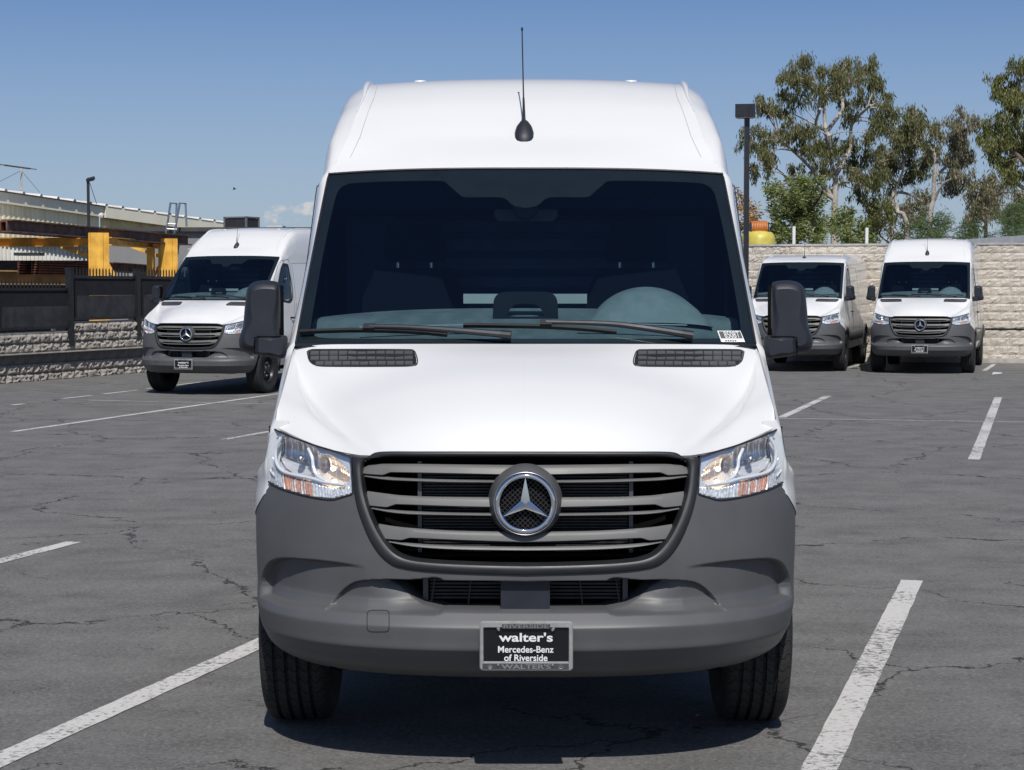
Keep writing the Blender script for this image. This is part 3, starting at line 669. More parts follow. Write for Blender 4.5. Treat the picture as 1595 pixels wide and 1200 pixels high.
    # ---- hood air vents
    for sgn in (-1, 1):
        v = empty('hood_vent', (0, 0, 0), 0, van)
        ol = spl([(478,549),(484,545.5),(500,545),(570,545),(630,545.5),(645,547),(650,556),(651,566),(643,571),(600,572),(520,572),(494,570.5),(482,563),(478,549)], 80)[:-1]
        cc = ol.mean(0); rings = []
        for k, l in ((1.0, .001), (.985, .005), (.96, .0055), (.90, -.006)):
            rings.append([cast(hb, *(cc+(p-cc)*np.array([1-(1-k)*.3, k])), l) for p in ol])
        m = len(ol); Vr = [p for r in rings for p in r]
        Vr = [(-sgn*p.x, p.y, p.z) for p in Vr]
        orient(mesh('vent_frame', Vr, [(k*m+i, k*m+(i+1) % m, (k+1)*m+(i+1) % m, (k+1)*m+i) for k in range(3) for i in range(m)], 'mirror_plastic', v), (0, 0, 1))
        fl = [cast(hb, *(cc+(p-cc)*np.array([.972, .92])), .0035) for p in ol]; mesh('vent_floor', [(-sgn*p.x, p.y, p.z) for p in fl], [tuple(range(m))], 'black_plastic', v, False)
        for yy in (550.5, 558.5, 566.5):
            x0, x1 = (484, 644) if yy < 562 else (492, 644)
            for k in range(11):
                mb = MB(); xa, xb = x0+(x1-x0)*k/11+.8, x0+(x1-x0)*(k+1)/11-.8
                P = [cast(hb, xa, yy-2.6, .004), cast(hb, xb, yy-2.6, .004), cast(hb, xb, yy+2.6, .0075), cast(hb, xa, yy+2.6, .0075)]
                Q = [p-Vector((0, 0, .008)) for p in P]; mb.add([(-sgn*p.x, p.y, p.z) for p in P+Q], [(0,1,2,3),(7,6,5,4),(0,4,5,1),(1,5,6,2),(2,6,7,3),(3,7,4,0)])
                mb.build('vent_louvre', 'grey_plastic', v)
    return bumper, hood

def build_screen(van, hood):
    U, V_ = np.meshgrid(np.linspace(-1, 1, 61), np.linspace(0, 1, 31)); G = glass_pt(U, V_)
    ws = orient(mesh('windshield', G.reshape(-1, 3), gfaces(31, 61), 'windshield_glass', van), (0, -1, 0))
    wb = bvh_of(ws)
    # printed black border, 3 mm behind the glass
    def uv(px, py):
        p = cast(wb, px, py); 
        v = (p.z-1.492)/(2.216-1.492); return p.x/(.9+(.856-.9)*v), v
    left = [(818.5,324),(800,320),(786,309),(770,307),(726,307),(716,303),(706,290),(694,283),(670,281),(560,281),(538,284),(527,293),(520,315),(508,370),(495,440),(485,500),(486,516),(500,524),(560,526),(700,527),(818.5,527)]
    uvl = [uv(*p) for p in left]; half = spl(uvl, 150); inner = np.vstack([half, (half*[-1, 1])[::-1][1:-1]])
    out = []
    for u, v in inner:
        du, dv = u-0, (v-.5); k = min(1/abs(du) if abs(du) > 1e-6 else 1e9, .5/abs(dv) if abs(dv) > 1e-6 else 1e9); out.append((du*k, .5+dv*k))
    out = np.array(out); K = 6; m = len(inner); Vf = []
    for k in range(K+1):
        q = out+(inner-out)*k/K; g = glass_pt(q[:, 0], q[:, 1]); Vf.append(g+np.array([0, .0022, -.0022]))
    mesh('frit_border', np.vstack(Vf), [(k*m+i, k*m+(i+1) % m, (k+1)*m+(i+1) % m, (k+1)*m+i) for k in range(K) for i in range(m)], 'frit', ws, False)
    mb = MB(); e = [glass_pt(np.array(u), np.array(v))+np.array([0, -.002, .001]) for u, v in [(-1+2*t, 1.0) for t in np.linspace(0, 1, 40)]]; mb.tube(e, .004, 6); mb.build('upper_seal', 'black_plastic', ws, True)
    for s in (-1, 1):
        mb = MB(); mb.tube([glass_pt(np.array(float(s)), np.array(v)) for v in np.linspace(0, 1, 30)], .005, 6); mb.build('side_seal', 'black_plastic', ws, True)
    # cowl tray below the glass
    u = np.linspace(-1, 1, 41); g = glass_pt(u, np.zeros(41)); a = g+np.array([0, -.03, -.012]); b = g+np.array([0, .01, .004]); mesh('cowl', np.vstack([a, b]), gfaces(2, 41), 'black_plastic', van, False)
    # sensor pod and mirror behind the screen
    mb = MB(); p = cast(wb, 818.5, 316); mb.lathe([(0, .0), (.05, .0), (.055, .02), (.05, .05), (0, .055)], 24, 'y', (p.x, p.y+.085, p.z-.012)); mb.build('sensor_pod', 'frit', ws, True)
    mb = MB(); a = lp(770, 322, 1.86); b = lp(868, 345, 1.86); mb.prism([(a[0]+.02, b[2]), (b[0]-.02, b[2]), (b[0], b[2]+.02), (b[0], a[2]-.02), (b[0]-.02, a[2]), (a[0]+.02, a[2]), (a[0], a[2]-.02), (a[0], b[2]+.02)], 1.86, 1.89); mb.build('interior_mirror', 'screen', ws)
    # wipers
    def wiper(blade, arm, joint, cap):
        w = empty('wiper', (0, 0, 0), 0, van)
        P = [cast(wb, x, y, .016) for x, y in spl(blade, 26)]; mb = MB()
        for a, b in zip(P[:-1], P[1:]): mb.bar(a, b, .012, .016, (0, -.7, .7))
        mb.build('wiper_blade', 'black_plastic', w)
        mb = MB(); P2 = [cast(wb, x, y, .030) or Vector(lp(x, y, .90)) for x, y in spl(arm, 22)]; mb.tube(P2, [.008+.006*i/21 for i in range(22)], 8); mb.build('wiper_arm', 'mirror_plastic', w, True)
        p, q = cast(wb, joint[0]-9, joint[1], .026), cast(wb, joint[0]+9, joint[1], .026); mb = MB(); mb.bar(p, q, .026, .020, (0, -.7, .7)); mb.build('wiper_joint', 'black_plastic', w)
        p, q = P2[-2], P2[-1]; mb = MB(); mb.tube([p, q+(q-p)*.6], .017, 10); mb.build('pivot_cap', 'black_plastic', w, True)
    wiper([(469,522),(500,520.5),(560,519),(640,521),(697,526)], [(577,517),(640,518.5),(720,524),(790,530)], (577,517.5), 0)
    wiper([(722,511.5),(780,512),(850,513.5),(910,517),(960,522)], [(850,510),(910,511.5),(960,514),(1020,522),(1071,530)], (850,511.5), 0)
    return ws, wb

def build_cabin(van):
    cb = empty('dashboard', (0, 0, 0), 0, van)
    ys = [.90, 1.0, 1.15, 1.28, 1.36, 1.42, 1.44]; zs = [1.465, 1.498, 1.550, 1.595, 1.612, 1.592, 1.30]
    xs = np.linspace(-.88, .88, 45); G = np.zeros((7, 45, 3))
    for i in range(7):
        G[i, :, 0] = xs*(1-.03*i/6); G[i, :, 1] = ys[i]+.10*np.abs(xs/.9)**2.5*(i < 3); G[i, :, 2] = zs[i]-.055*np.abs(xs/.9)**3*(i/6)-(.006 if i in (2,) else 0)
    G = spl_grid(G, 40, 60); orient(mesh('dash_top', G.reshape(-1, 3), gfaces(40, 60), 'dash', cb), (0, 0, 1))
    # instrument hood in front of the driver
    n = 40; a = np.linspace(0, math.pi, n); V = []
    for y, r, h in ((1.20, .26, .02), (1.24, .255, .10), (1.30, .245, .145), (1.40, .235, .165), (1.46, .23, .16)):
        V += [(.50+r*math.cos(t), y, 1.545+h*math.sin(t)**1.2) for t in a]
    orient(mesh('instrument_hood', V, gfaces(5, n), 'dash_hood', cb), (0, -.3, 1))
    # centre screen seen from behind, with its slot
    y = 1.24; pts = [(767,519),(768,480),(770,465),(776,458),(786,455),(818.5,454.5),(851,455),(861,458),(867,465),(869,480),(870,519)]
    Pp = [lp(*p, y) for p in pts]; slot = [lp(*p, y) for p in [(789,490),(803,475),(834,475),(847,490),(841,493),(795,493)]]
    mb = MB(); o2 = spl(np.array(Pp), 40); i2 = spl(np.array(slot+[slot[0]]), 61)[:-1]
    oc = np.vstack([o2, [Pp[-1]*.5+Pp[0]*.5]]); oc = spl(np.vstack([o2, [Pp[0]*.3+Pp[-1]*.7], [Pp[0]*.6+Pp[-1]*.4], [Pp[0]]]), 61)[:-1]
    ctr = np.mean(i2, 0); oa = np.array([math.atan2(p[2]-ctr[2], p[0]-ctr[0]) for p in oc]); ia = np.array([math.atan2(p[2]-ctr[2], p[0]-ctr[0]) for p in i2])
    oc = oc[np.argsort(oa)]; i2 = i2[np.argsort(ia)]; N_ = 60
    mb.add(list(oc)+list(i2)+list(oc+[0, .03, 0])+list(i2+[0, .03, 0]), [(i, (i+1) % N_, N_+(i+1) % N_, N_+i) for i in range(N_)]+[(i, 2*N_+i, 2*N_+(i+1) % N_, (i+1) % N_) for i in range(N_)]+[(N_+i, N_+(i+1) % N_, 3*N_+(i+1) % N_, 3*N_+i) for i in range(N_)])
    mb.build('centre_screen', 'screen', cb)
    mb = MB(); a, b = lp(722, 458, 1.46), lp(914, 473, 1.46); mb.box((a[0], 1.44, b[2]), (b[0], 1.47, a[2])); mb.build('dash_panel', 'dash_light', cb)
    for p, q in (((560,512),(735,508)), ((900,505),(1070,509))): mb = MB(); mb.bar(lp(*p, 1.06)+[0, 0, .006], lp(*q, 1.06)+[0, 0, .006], .012, .004); mb.build('defrost_vent', 'dash_light', cb)
    sw = MB(); sw.tube([(.50+.19*math.cos(t), 1.62+.05*math.sin(t), 1.45+.18*math.sin(t)) for t in np.linspace(0, 2*math.pi, 41)[:-1]], .016, 8, close=True); sw.bar((.33, 1.62, 1.45), (.67, 1.62, 1.45), .05, .05); sw.build('steering_wheel', 'seat_cloth', cb, True)
    for x in (-.50, .50):
        s = empty('seat', (x, 2.0, 0), 0, van)
        mb = MB(); mb.prism([(-.24,.75),(.24,.75),(.25,1.2),(.23,1.66),(.17,1.795),(-.17,1.795),(-.23,1.66),(-.25,1.2)], .0, .14); mb.build('backrest', 'seat_cloth', s)
        mb = MB(); mb.prism([(-.13,1.82),(.13,1.82),(.14,1.88),(.12,1.99),(-.12,1.99),(-.14,1.88)], .02, .12); mb.build('headrest', 'seat_cloth', s)
        mb = MB(); mb.box((-.25, -.45, .70), (.25, .05, .86)); mb.build('cushion', 'seat_cloth', s)
        for q in (-.075, .075): mb = MB(); mb.tube([(q, .04, 1.76), (q, .04, 1.84)], .008, 8); mb.build('headrest_post', 'satin_metal', s, True)
    bh = MB(); bh.box((-.86, 2.60, .5), (.86, 2.63, 2.3))
    bo = bh.build('bulkhead', 'bulkhead', van)
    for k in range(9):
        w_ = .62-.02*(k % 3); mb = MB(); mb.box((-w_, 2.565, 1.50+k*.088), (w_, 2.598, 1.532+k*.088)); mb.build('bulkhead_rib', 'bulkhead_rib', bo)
    mb = MB(); mb.box((-.86, 1.85, 2.05), (.86, 2.6, 2.09)); mb.build('headliner', 'seat_cloth', van)
    for s in (-1, 1): mb = MB(); mb.box((s*.90-.006, 2.02, 1.0), (s*.90+.006, 2.62, 2.05)); mb.build('pillar_lining', 'seat_cloth', van); mb = MB(); mb.box((s*.92-.01, 1.1, .5), (s*.92+.01, 2.0, 1.44)); mb.build('door_lining', 'seat_cloth', van)

def build_van(high=True, name='cargo_van'):
    van = empty(name)
    body, roof, cz, zg, gx = build_shell(van, high)
    bumper, hood = build_front(van)
    ws, wb = build_screen(van, hood)
    build_cabin(van)
    # underbody and inner arches keep daylight out from below
    ub = MB(); ub.box((-.70, .30, .34), (.70, 5.6, .60)); ub.box((-.93, 1.5, .44), (.93, 4.17, .60)); ub.box((-.95, 5.16, .44), (.95, 5.86, .6)); ub.box((-.62, .42, .55), (.62, .46, 1.1)); ub.build('underbody', 'underbody', van)
    for x in (-.885, .885):
        for y in (AXF, AXR):
            mb = MB(); aa = np.linspace(-.1, math.pi+.1 if y == AXR else math.pi*.86, 24)
            V = [(xx, y+(ARCH-.005)*math.cos(a), WZ+(ARCH-.005)*math.sin(a)) for a in aa for xx in (x-math.copysign(.17, x), x+math.copysign(.10, x))]
            mb.add(V, gfaces(24, 2)); q = math.copysign(.715, x); mb.add([(q, y+(ARCH-.005)*math.cos(a), WZ+(ARCH-.005)*math.sin(a)) for a in aa], [tuple(range(24))]); mb.build('wheel_arch_liner', 'underbody', van)
            build_wheel(van, math.copysign(.880, x), y, 1 if x > 0 else -1)
    # door mirrors
    for sgn in (-1, 1):
        m = empty('door_mirror', (0, 0, 0), 0, van)
        def solid(nm, pts, prof, mt, n=72):
            ol = spl(np.array(pts+[pts[0]], float), n+1)[:-1]; cc = ol.mean(0); V = []
            for y, k in prof:
                for p in ol:
                    d = p-cc; L = np.hypot(*d); V.append(hp(*(cc+d*max(.02, (1-k/L))), y)*np.array([sgn, 1, 1]))
            m_ = len(ol); F = [(k*m_+i, k*m_+(i+1) % m_, (k+1)*m_+(i+1) % m_, (k+1)*m_+i) for k in range(len(prof)-1) for i in range(m_)]+[tuple(range(m_)), tuple((len(prof)-1)*m_+i for i in range(m_))]
            mesh(nm, V, F, mt, m, True, 55)
        head = [(384,452),(387,446.5),(393,441),(402,438),(412,437),(427,438),(433,440),(436,446),(437,475),(437,505),(436.5,524),(437,540),(434,551),(424,555),(405,553),(392,551.5),(381,549),(374,543),(372,534),(372.5,526),(376,516),(379,505),(381,480)]
        solid('mirror_housing', head, [(1.02, 13), (1.03, 6), (1.05, 2.2), (1.08, .4), (1.12, 0), (1.19, 0), (1.20, 2)], 'mirror_plastic')
        solid('mirror_arm', [(397,527),(400,524),(420,523.5),(446,523.5),(447,540),(443,557),(430,558),(400,553),(396,548),(396.5,536)], [(1.005, 7), (1.012, 3), (1.03, .6), (1.06, 0), (1.17, 0)], 'mirror_plastic')
        ol = [(397,552),(396,540),(397,529),(400,525),(437,524.5)]; mb = MB(); mb.tube([hp(x, y, 1.008+.012*(i == 4))*np.array([sgn, 1, 1]) for i, (x, y) in enumerate(spl(ol, 24))], .0024, 6); mb.build('arm_gap', 'deep_black', m, True)
        V = [hp(x, y, 1.203)*np.array([sgn, 1, 1]) for x, y in [(392,446),(430,443),(432,515),(384,515)]]; mesh('mirror_glass', V, [(0, 1, 2, 3)], 'chrome', m, False)
        mb = MB(); a = hp(433, 441, 1.10); b = hp(437.6, 523, 1.10); mb.box((min(sgn*a[0], sgn*b[0]), 1.06, b[2]), (max(sgn*a[0], sgn*b[0]), 1.19, a[2]-.01)); mb.build('housing_edge', 'deep_black', m)
    # antenna on the roof cap
    an = empty('antenna', (0, 0, 0), 0, van); rb = bvh_of(roof)
    if high: p0 = cast(rb, 816, 208)
    else: p0 = Vector((0, 1.98, float(cz(1.98))))
    y0 = p0.y; sl = float((cz(y0+.05)-cz(y0-.05))/.1); t = Vector((0, 1, sl)).normalized(); nn = Vector((0, -sl, 1)).normalized(); V = []; x0 = -.006
    prof = [(-.058, .018, .008), (-.05, .030, .018), (-.03, .038, .028), (0, .040, .034), (.03, .034, .036), (.055, .022, .030), (.07, .006, .012)]
    for u, hw, h in prof:
        for a in np.linspace(0, math.pi, 13): V.append(Vector((x0, y0, p0.z))+t*(u*1.2)+Vector((1, 0, 0))*(hw*1.08*math.cos(a))+nn*(h*math.sin(a)-.002))
    orient(mesh('antenna_base', V, gfaces(7, 13), 'mirror_plastic', an), (0, -.3, 1))
    b = Vector((x0, y0+.02, p0.z))+nn*.03; tip = Vector((x0-.010, y0+.10, b.z+.455)); mb = MB()
    mb.tube([b-nn*.01, b+(tip-b)*.10, b+(tip-b)*.30], [.010, .0075, .0048], 10); mb.build('antenna_foot', 'black_plastic', an, True)
    mb = MB(); mb.tube([b+(tip-b)*.28, b+(tip-b)*.6, tip-(tip-b)*.02], [.0034, .0028, .0028], 8); mb.tube([tip-(tip-b)*.03, tip], .0048, 8); mb.build('antenna_mast', 'black_plastic', an, True)
    # dealer plate
    pl = empty('number_plate', (0, 0, 0), 0, van); yp = -.030
    a, b = lp(747, 968, yp), lp(892.5, 1045, yp); x0, x1, z1, z0 = a[0], b[0], a[2], b[2]; cx = (x0+x1)/2; w = x1-x0; hgt = z1-z0
    def Z(py): return lp(820, py, yp)[2]
    def XX(px): return lp(px, 1000, yp)[0]
    mb = MB(); mb.box((x0+.012, yp+.004, z0+.01), (x1-.012, yp+.010, z1-.01)); mb.build('plate_sheet', 'plate_black', pl)
    def rr(xa, xb, za, zb, r, n=6):
        c = [(xb-r, zb-r, 0), (xa+r, zb-r, 90), (xa+r, za+r, 180), (xb-r, za+r, 270)]; return [(x+r*math.cos(math.radians(d+90*k/n)), z+r*math.sin(math.radians(d+90*k/n))) for x, z, d in c for k in range(n+1)]
    o1, o2, i1, i2_ = rr(x0, x1, z0, z1, .012), rr(x0+.003, x1-.003, z0+.003, z1-.003, .011), rr(XX(753.5), XX(885.5), Z(1031), Z(978), .003), rr(XX(752.5), XX(886.5), Z(1032), Z(977), .004)
    k = len(o1); V = [(x, yp+.012, z) for x, z in o1]+[(x, yp-.001, z) for x, z in o1]+[(x, yp-.005, z) for x, z in o2]+[(x, yp-.005, z) for x, z in i2_]+[(x, yp+.004, z) for x, z in i1]
    mesh('plate_frame', V, [(r*k+i, r*k+(i+1) % k, (r+1)*k+(i+1) % k, (r+1)*k+i) for r in range(4) for i in range(k)], 'pewter', pl, True, 30)
    mb = MB(); mb.box((XX(782), yp-.0062, Z(979)), (XX(857), yp-.004, Z(972))); mb.build('frame_band', 'pewter_dark', pl); mb = MB(); mb.box((XX(751.5), yp-.0062, Z(1042.5)), (XX(886), yp-.004, Z(1033.5))); mb.build('frame_band', 'pewter_dark', pl)
    for px, py, r in ((776.5, 979.5, .0072), (861.5, 979.5, .0072), (776, 1035.5, .0055), (861, 1035.5, .0055)):
        mb = MB(); mb.lathe([(0, -.005), (r*.6, -.004), (r, 0)], 16, 'y', (XX(px), yp-.006, Z(py))); mb.build('plate_screw', 'chrome', pl, True)
    text_mesh('frame_lettering', 'RIVERSIDE', .02, 'grey_print', pl, (XX(819.5), yp-.0072, Z(978.3)), XX(854.5)-XX(784.5), .0002, 0, Z(972.6)-Z(978.3))
    text_mesh('frame_lettering', "WALTER'S", .02, 'grey_print', pl, (XX(819.3), yp-.0072, Z(1041.7)), XX(858)-XX(781), .0005, 0, Z(1034.2)-Z(1041.7))
    text_mesh('plate_lettering', "walter's", .03, 'white_print', pl, (XX(819), yp+.0032, Z(1000.2)), XX(861)-XX(777), .0006, 0, Z(986)-Z(1000.2))
    text_mesh('plate_lettering', "Mercedes-Benz", .02, 'white_print', pl, (XX(819), yp+.0032, Z(1017.3)), XX(862)-XX(775.5), .0003, 0, Z(1007)-Z(1017.3))
    text_mesh('plate_lettering', "of Riverside", .02, 'white_print', pl, (XX(819), yp+.0032, Z(1030.4)), XX(852.5)-XX(785), .0003, 0, Z(1020)-Z(1030.4))
    for px, kind in ((763.5, 0), (873.5, 1)):
        mb = MB(); c = Vector((XX(px), yp-.0068, Z(1038))); mb.lathe([(.0062, 0), (.0078, -.0006), (.0078, .001)], 20, 'y', c)
        if kind:
            for q in range(3): a = math.pi/2+q*2*math.pi/3; mb.bar(c, c+Vector((.007*math.cos(a), 0, .007*math.sin(a))), .0014, .001, (0, 1, 0))
        else: mb.prism([(c.x-.0045, c.z-.004), (c.x+.0045, c.z-.004), (c.x+.0045, c.z+.001), (c.x, c.z+.005), (c.x-.0045, c.z+.001)], c.y-.0005, c.y+.001)
        mb.build('frame_badge', 'grey_print', pl)
    return van, wb, body
# ---------------------------------------------------------------- ground and painted lines
TH = math.atan(847.5/FPX)
PD = Vector((math.sin(TH), math.cos(TH), 0)); PR = Vector((math.cos(TH), -math.sin(TH), 0))   # along the bays, across them
def asphalt():
    m, nt, p, o = newmat('asphalt'); v = pos_node(nt, True); L = nt.links
    fine = noise(nt, v, 48, 7, .88); mid = noise(nt, v, 2.2, 6, .6); big = noise(nt, v, .22, 4, .6)
    mp = nt.nodes.new('ShaderNodeMapping'); L.new(v, mp.inputs[0]); mp.inputs['Rotation'].default_value = (0, 0, .2); mp.inputs['Scale'].default_value = (.5, 3.2, 1)
    streak = noise(nt, mp.outputs[0], 1.1, 6, .62, .8)
    c = mixc(nt, maprange(nt, mid, .25, .75), (.108, .106, .102), (.188, .182, .172))
    c = mixc(nt, mth(nt, 'MULTIPLY', maprange(nt, streak, .35, .72), .55), c, (.19, .186, .18))
    c = mixc(nt, mth(nt, 'MULTIPLY', maprange(nt, big, .52, .72), .35), c, (.105, .104, .102))
    c = mixc(nt, mth(nt, 'MULTIPLY', maprange(nt, fine, .52, .66), .75), c, (.32, .313, .30))
    c = mixc(nt, mth(nt, 'MULTIPLY', maprange(nt, fine, .47, .34), .8), c, (.045, .045, .044))
    ag = nt.nodes.new('ShaderNodeTexVoronoi'); ag.voronoi_dimensions = '2D'; L.new(v, ag.inputs['Vector']); ag.inputs['Scale'].default_value = 85       # stones in the binder
    sx = nt.nodes.new('ShaderNodeSeparateXYZ'); L.new(ag.outputs['Color'], sx.inputs[0])
    c = mixc(nt, mth(nt, 'MULTIPLY', maprange(nt, sx.outputs[0], .62, 1.0, 0., 1., False), .26), c, (.34, .325, .30))
    c = mixc(nt, mth(nt, 'MULTIPLY', maprange(nt, sx.outputs[1], .60, 1.0, 0., 1., False), .34), c, (.045, .044, .042))
    # cracks: warped cell edges, broken up so that only some stretches open
    wn = nt.nodes.new('ShaderNodeTexNoise'); L.new(v, wn.inputs['Vector']); wn.inputs['Scale'].default_value = 1.3; wn.inputs['Detail'].default_value = 9; wn.inputs['Roughness'].default_value = .66
    sub = nt.nodes.new('ShaderNodeVectorMath'); sub.operation = 'MULTIPLY_ADD'; L.new(wn.outputs['Color'], sub.inputs[0]); sub.inputs[1].default_value = (1.1, 1.1, 0); L.new(v, sub.inputs[2])
    cr = None
    for sc_, wd, lo, hi in ((.42, .0056, .38, .52), (.8, .0050, .52, .64)):
        vo = nt.nodes.new('ShaderNodeTexVoronoi'); vo.feature = 'DISTANCE_TO_EDGE'; vo.voronoi_dimensions = '2D'; L.new(sub.outputs[0], vo.inputs['Vector']); vo.inputs['Scale'].default_value = sc_
        br = maprange(nt, noise(nt, v, 1.1*sc_/.42, 5, .65), lo, hi)
        wid = mth(nt, 'MULTIPLY', mth(nt, 'MULTIPLY', br, wd), maprange(nt, noise(nt, v, 14, 3), .3, .7, .45, 1.35))
        k = mth(nt, 'LESS_THAN', vo.outputs['Distance'], wid); cr = k if cr is None else mth(nt, 'MAXIMUM', cr, k)
    c = mixc(nt, mth(nt, 'MULTIPLY', cr, .88), c, (.024, .023, .022))
    c = mixc(nt, mth(nt, 'MULTIPLY', maprange(nt, noise(nt, v, .9, 4, .5), .66, .74), .5), c, (.085, .083, .08))      # oil stains
    # old tyre sweeps
    for cx, cy, fr in ((-9, 26, 1.4), (14, 3, 1.1)):
        d = nt.nodes.new('ShaderNodeVectorMath'); d.operation = 'DISTANCE'; L.new(v, d.inputs[0]); d.inputs[1].default_value = (cx, cy, 0)
        w = mth(nt, 'SINE', mth(nt, 'MULTIPLY', mth(nt, 'ADD', d.outputs['Value'], mth(nt, 'MULTIPLY', big, 1.2)), fr*3.0))
        c = mixc(nt, mth(nt, 'MULTIPLY', mth(nt, 'MULTIPLY', maprange(nt, w, .93, 1.0), maprange(nt, noise(nt, v, .5, 3), .5, .65)), .28), c, (.07, .07, .07))
    L.new(c, p.inputs['Base Color']); p.inputs['Roughness'].default_value = .86; p.inputs['Specular IOR Level'].default_value = .35
    h = mth(nt, 'SUBTRACT', mth(nt, 'ADD', mth(nt, 'MULTIPLY', fine, .5), mth(nt, 'MULTIPLY', mid, .35)), mth(nt, 'MULTIPLY', cr, 1.6))
    bump(nt, p, h, .8, .012)
asphalt()
def line_paint():
    m, nt, p, o = newmat('line_paint'); v = pos_node(nt, True); L = nt.links
    n = noise(nt, v, 30, 7, .74); n2 = noise(nt, v, 1.4, 4, .6); f = noise(nt, v, 90, 3)
    L.new(mixc(nt, f, (.50, .485, .46), (.66, .64, .61)), p.inputs['Base Color']); p.inputs['Roughness'].default_value = .75
    worn = maprange(nt, mth(nt, 'ADD', n, mth(nt, 'MULTIPLY', n2, .55)), .76, .94)
    tr = nt.nodes.new('ShaderNodeBsdfTransparent'); mx = nt.nodes.new('ShaderNodeMixShader')
    L.new(mth(nt, 'MULTIPLY', worn, .85), mx.inputs[0]); L.new(p.outputs[0], mx.inputs[1]); L.new(tr.outputs[0], mx.inputs[2]); L.new(mx.outputs[0], o.inputs[0])
line_paint()
gr = tag(mesh('ground', [(-1500, -80, 0), (1500, -80, 0), (1500, 4000, 0), (-1500, 4000, 0)], [(0, 1, 2, 3)], 'asphalt', None, False), kind='structure')
def stripe(a, b, w):
    a, b = Vector(a), Vector(b); t = (b-a).normalized(); n = Vector((-t.y, t.x, 0))*w/2; L_ = (b-a).length; k = max(2, int(L_/.12)); V = []
    for i in range(k+1):
        p = a+(b-a)*i/k; j1, j2 = (random.uniform(-.003, .003) for _ in (0, 1)); V += [p-n*(1+j1/w*2), p+n*(1+j2/w*2)]
    mesh('painted_line', [(p.x, p.y, .004) for p in V], [(2*i, 2*i+1, 2*i+3, 2*i+2) for i in range(k)], 'line_paint', gr, False)
G_ = ground
stripe(G_(1421, 905)-PD*5.2, G_(1421, 905), .125)
stripe(G_(1517, 716.5), G_(1555, 619.5), .115)
stripe(G_(403, 1004)-PD*3.6, G_(403, 1004)+PD*1.0, .125)
stripe(G_(115, 845)-PD*3.5, G_(115, 845), .115)
stripe(G_(20, 673), G_(440, 613), .10); stripe(G_(349, 685), G_(430, 671), .10)
stripe(G_(1217, 651), G_(1290, 617), .115)
stripe(G_(1190, 652), G_(1620, 658.5), .055); stripe(G_(138, 624), G_(470, 630.8), .055)
stripe(G_(98, 621.5), G_(142, 616.8), .09); stripe(G_(160, 614.5), G_(216, 608), .09); stripe(G_(18, 631.6), G_(38, 629.5), .09); stripe(G_(228, 606), G_(345, 592), .08)
stripe(G_(1322, 573), G_(1362, 563.5), .10); stripe(G_(1533, 578), G_(1549, 567.5), .10)
mat('litter', (.62, .66, .70), .5)
tag(mesh('litter_scrap', [(p.x, p.y, z) for p, z in ((G_(1545, 584), .005), (G_(1560, 583.2), .012), (G_(1561, 581), .006), (G_(1547, 581.4), .02))], [(0, 1, 2, 3)], 'litter', None, False), 'crumpled pale scrap of litter on the asphalt at far right', 'litter')

# ---------------------------------------------------------------- split-face block walls
def stone(name, c1, c2, dark):
    m, nt, p, o = newmat(name); v = pos_node(nt, True)
    n = noise(nt, v, 9, 7, .7); n2 = noise(nt, v, 2.2, 4); r = nt.nodes.new('ShaderNodeObjectInfo').outputs['Random']
    c = mixc(nt, maprange(nt, n, .3, .7), c1, c2); c = mixc(nt, mth(nt, 'MULTIPLY', maprange(nt, n2, .5, .75), .5), c, dark)
    c = mixc(nt, mth(nt, 'MULTIPLY', r, .22), c, tuple(x*1.12 for x in c2))
    nt.links.new(c, p.inputs['Base Color']); p.inputs['Roughness'].default_value = .95
    bump(nt, p, mth(nt, 'ADD', noise(nt, v, 22, 8, .78), mth(nt, 'MULTIPLY', noise(nt, v, 60, 3), .4)), .95, .05)
stone('block_tan', (.60, .53, .44), (.82, .75, .65), (.50, .43, .35))
stone('block_grey', (.33, .30, .26), (.55, .51, .45), (.18, .165, .15))
mat('block_core', (.19, .17, .15), .95, var=.25, vscale=4, bscale=20, bstr=.6, bdist=.02)
mat('smooth_block', (.17, .165, .16), .9, var=.2, vscale=6, bscale=40, bstr=.3, bdist=.01)
mat('concrete', (.42, .40, .37), .9, var=.15, vscale=5, bscale=60, bstr=.3, bdist=.004)
def block_meshes(L_, H, D, rough, m, k, name='block'):
    out = []
    for q in range(k):
        nx, nz = 7, 4; V = []; F = []
        for j in range(nz+1):
            for i in range(nx+1):
                e = i in (0, nx) or j in (0, nz)
                V.append((L_*i/nx+(0 if i in (0, nx) else random.uniform(-.018, .018)), -(0.004 if e else random.uniform(.2, 1)*rough), H*j/nz+(0 if j in (0, nz) else random.uniform(-.01, .01))))
        F = gfaces(nz+1, nx+1); n = len(V)
        V += [(0, D, 0), (L_, D, 0), (L_, D, H), (0, D, H)]; w = nx+1
        b0, b1, t0, t1 = 0, nx, nz*w, nz*w+nx
        F += [tuple(range(nx, -1, -1))+(n, n+1), tuple(range(t0, t1+1))+(n+2, n+3), tuple(j*w for j in range(nz+1))+(n+3, n), tuple(j*w+nx for j in range(nz, -1, -1))+(n+1, n+2), (n, n+3, n+2, n+1)]
        me = bpy.data.meshes.new(name); me.from_pydata(V, [], F); me.materials.append(MATS[m]); me.validate(); me.update(); out.append(me)
    return out
def wall_frame(A, d):                      # matrix: x along the wall, -y out of its face, z up
    d = Vector(d).normalized(); n = Vector((0, 0, 1)).cross(d)
    M = Matrix.Identity(4)
    for i in range(3): M[i][0], M[i][1], M[i][2], M[i][3] = d[i], n[i], (0, 0, 1)[i], A[i]
    return M
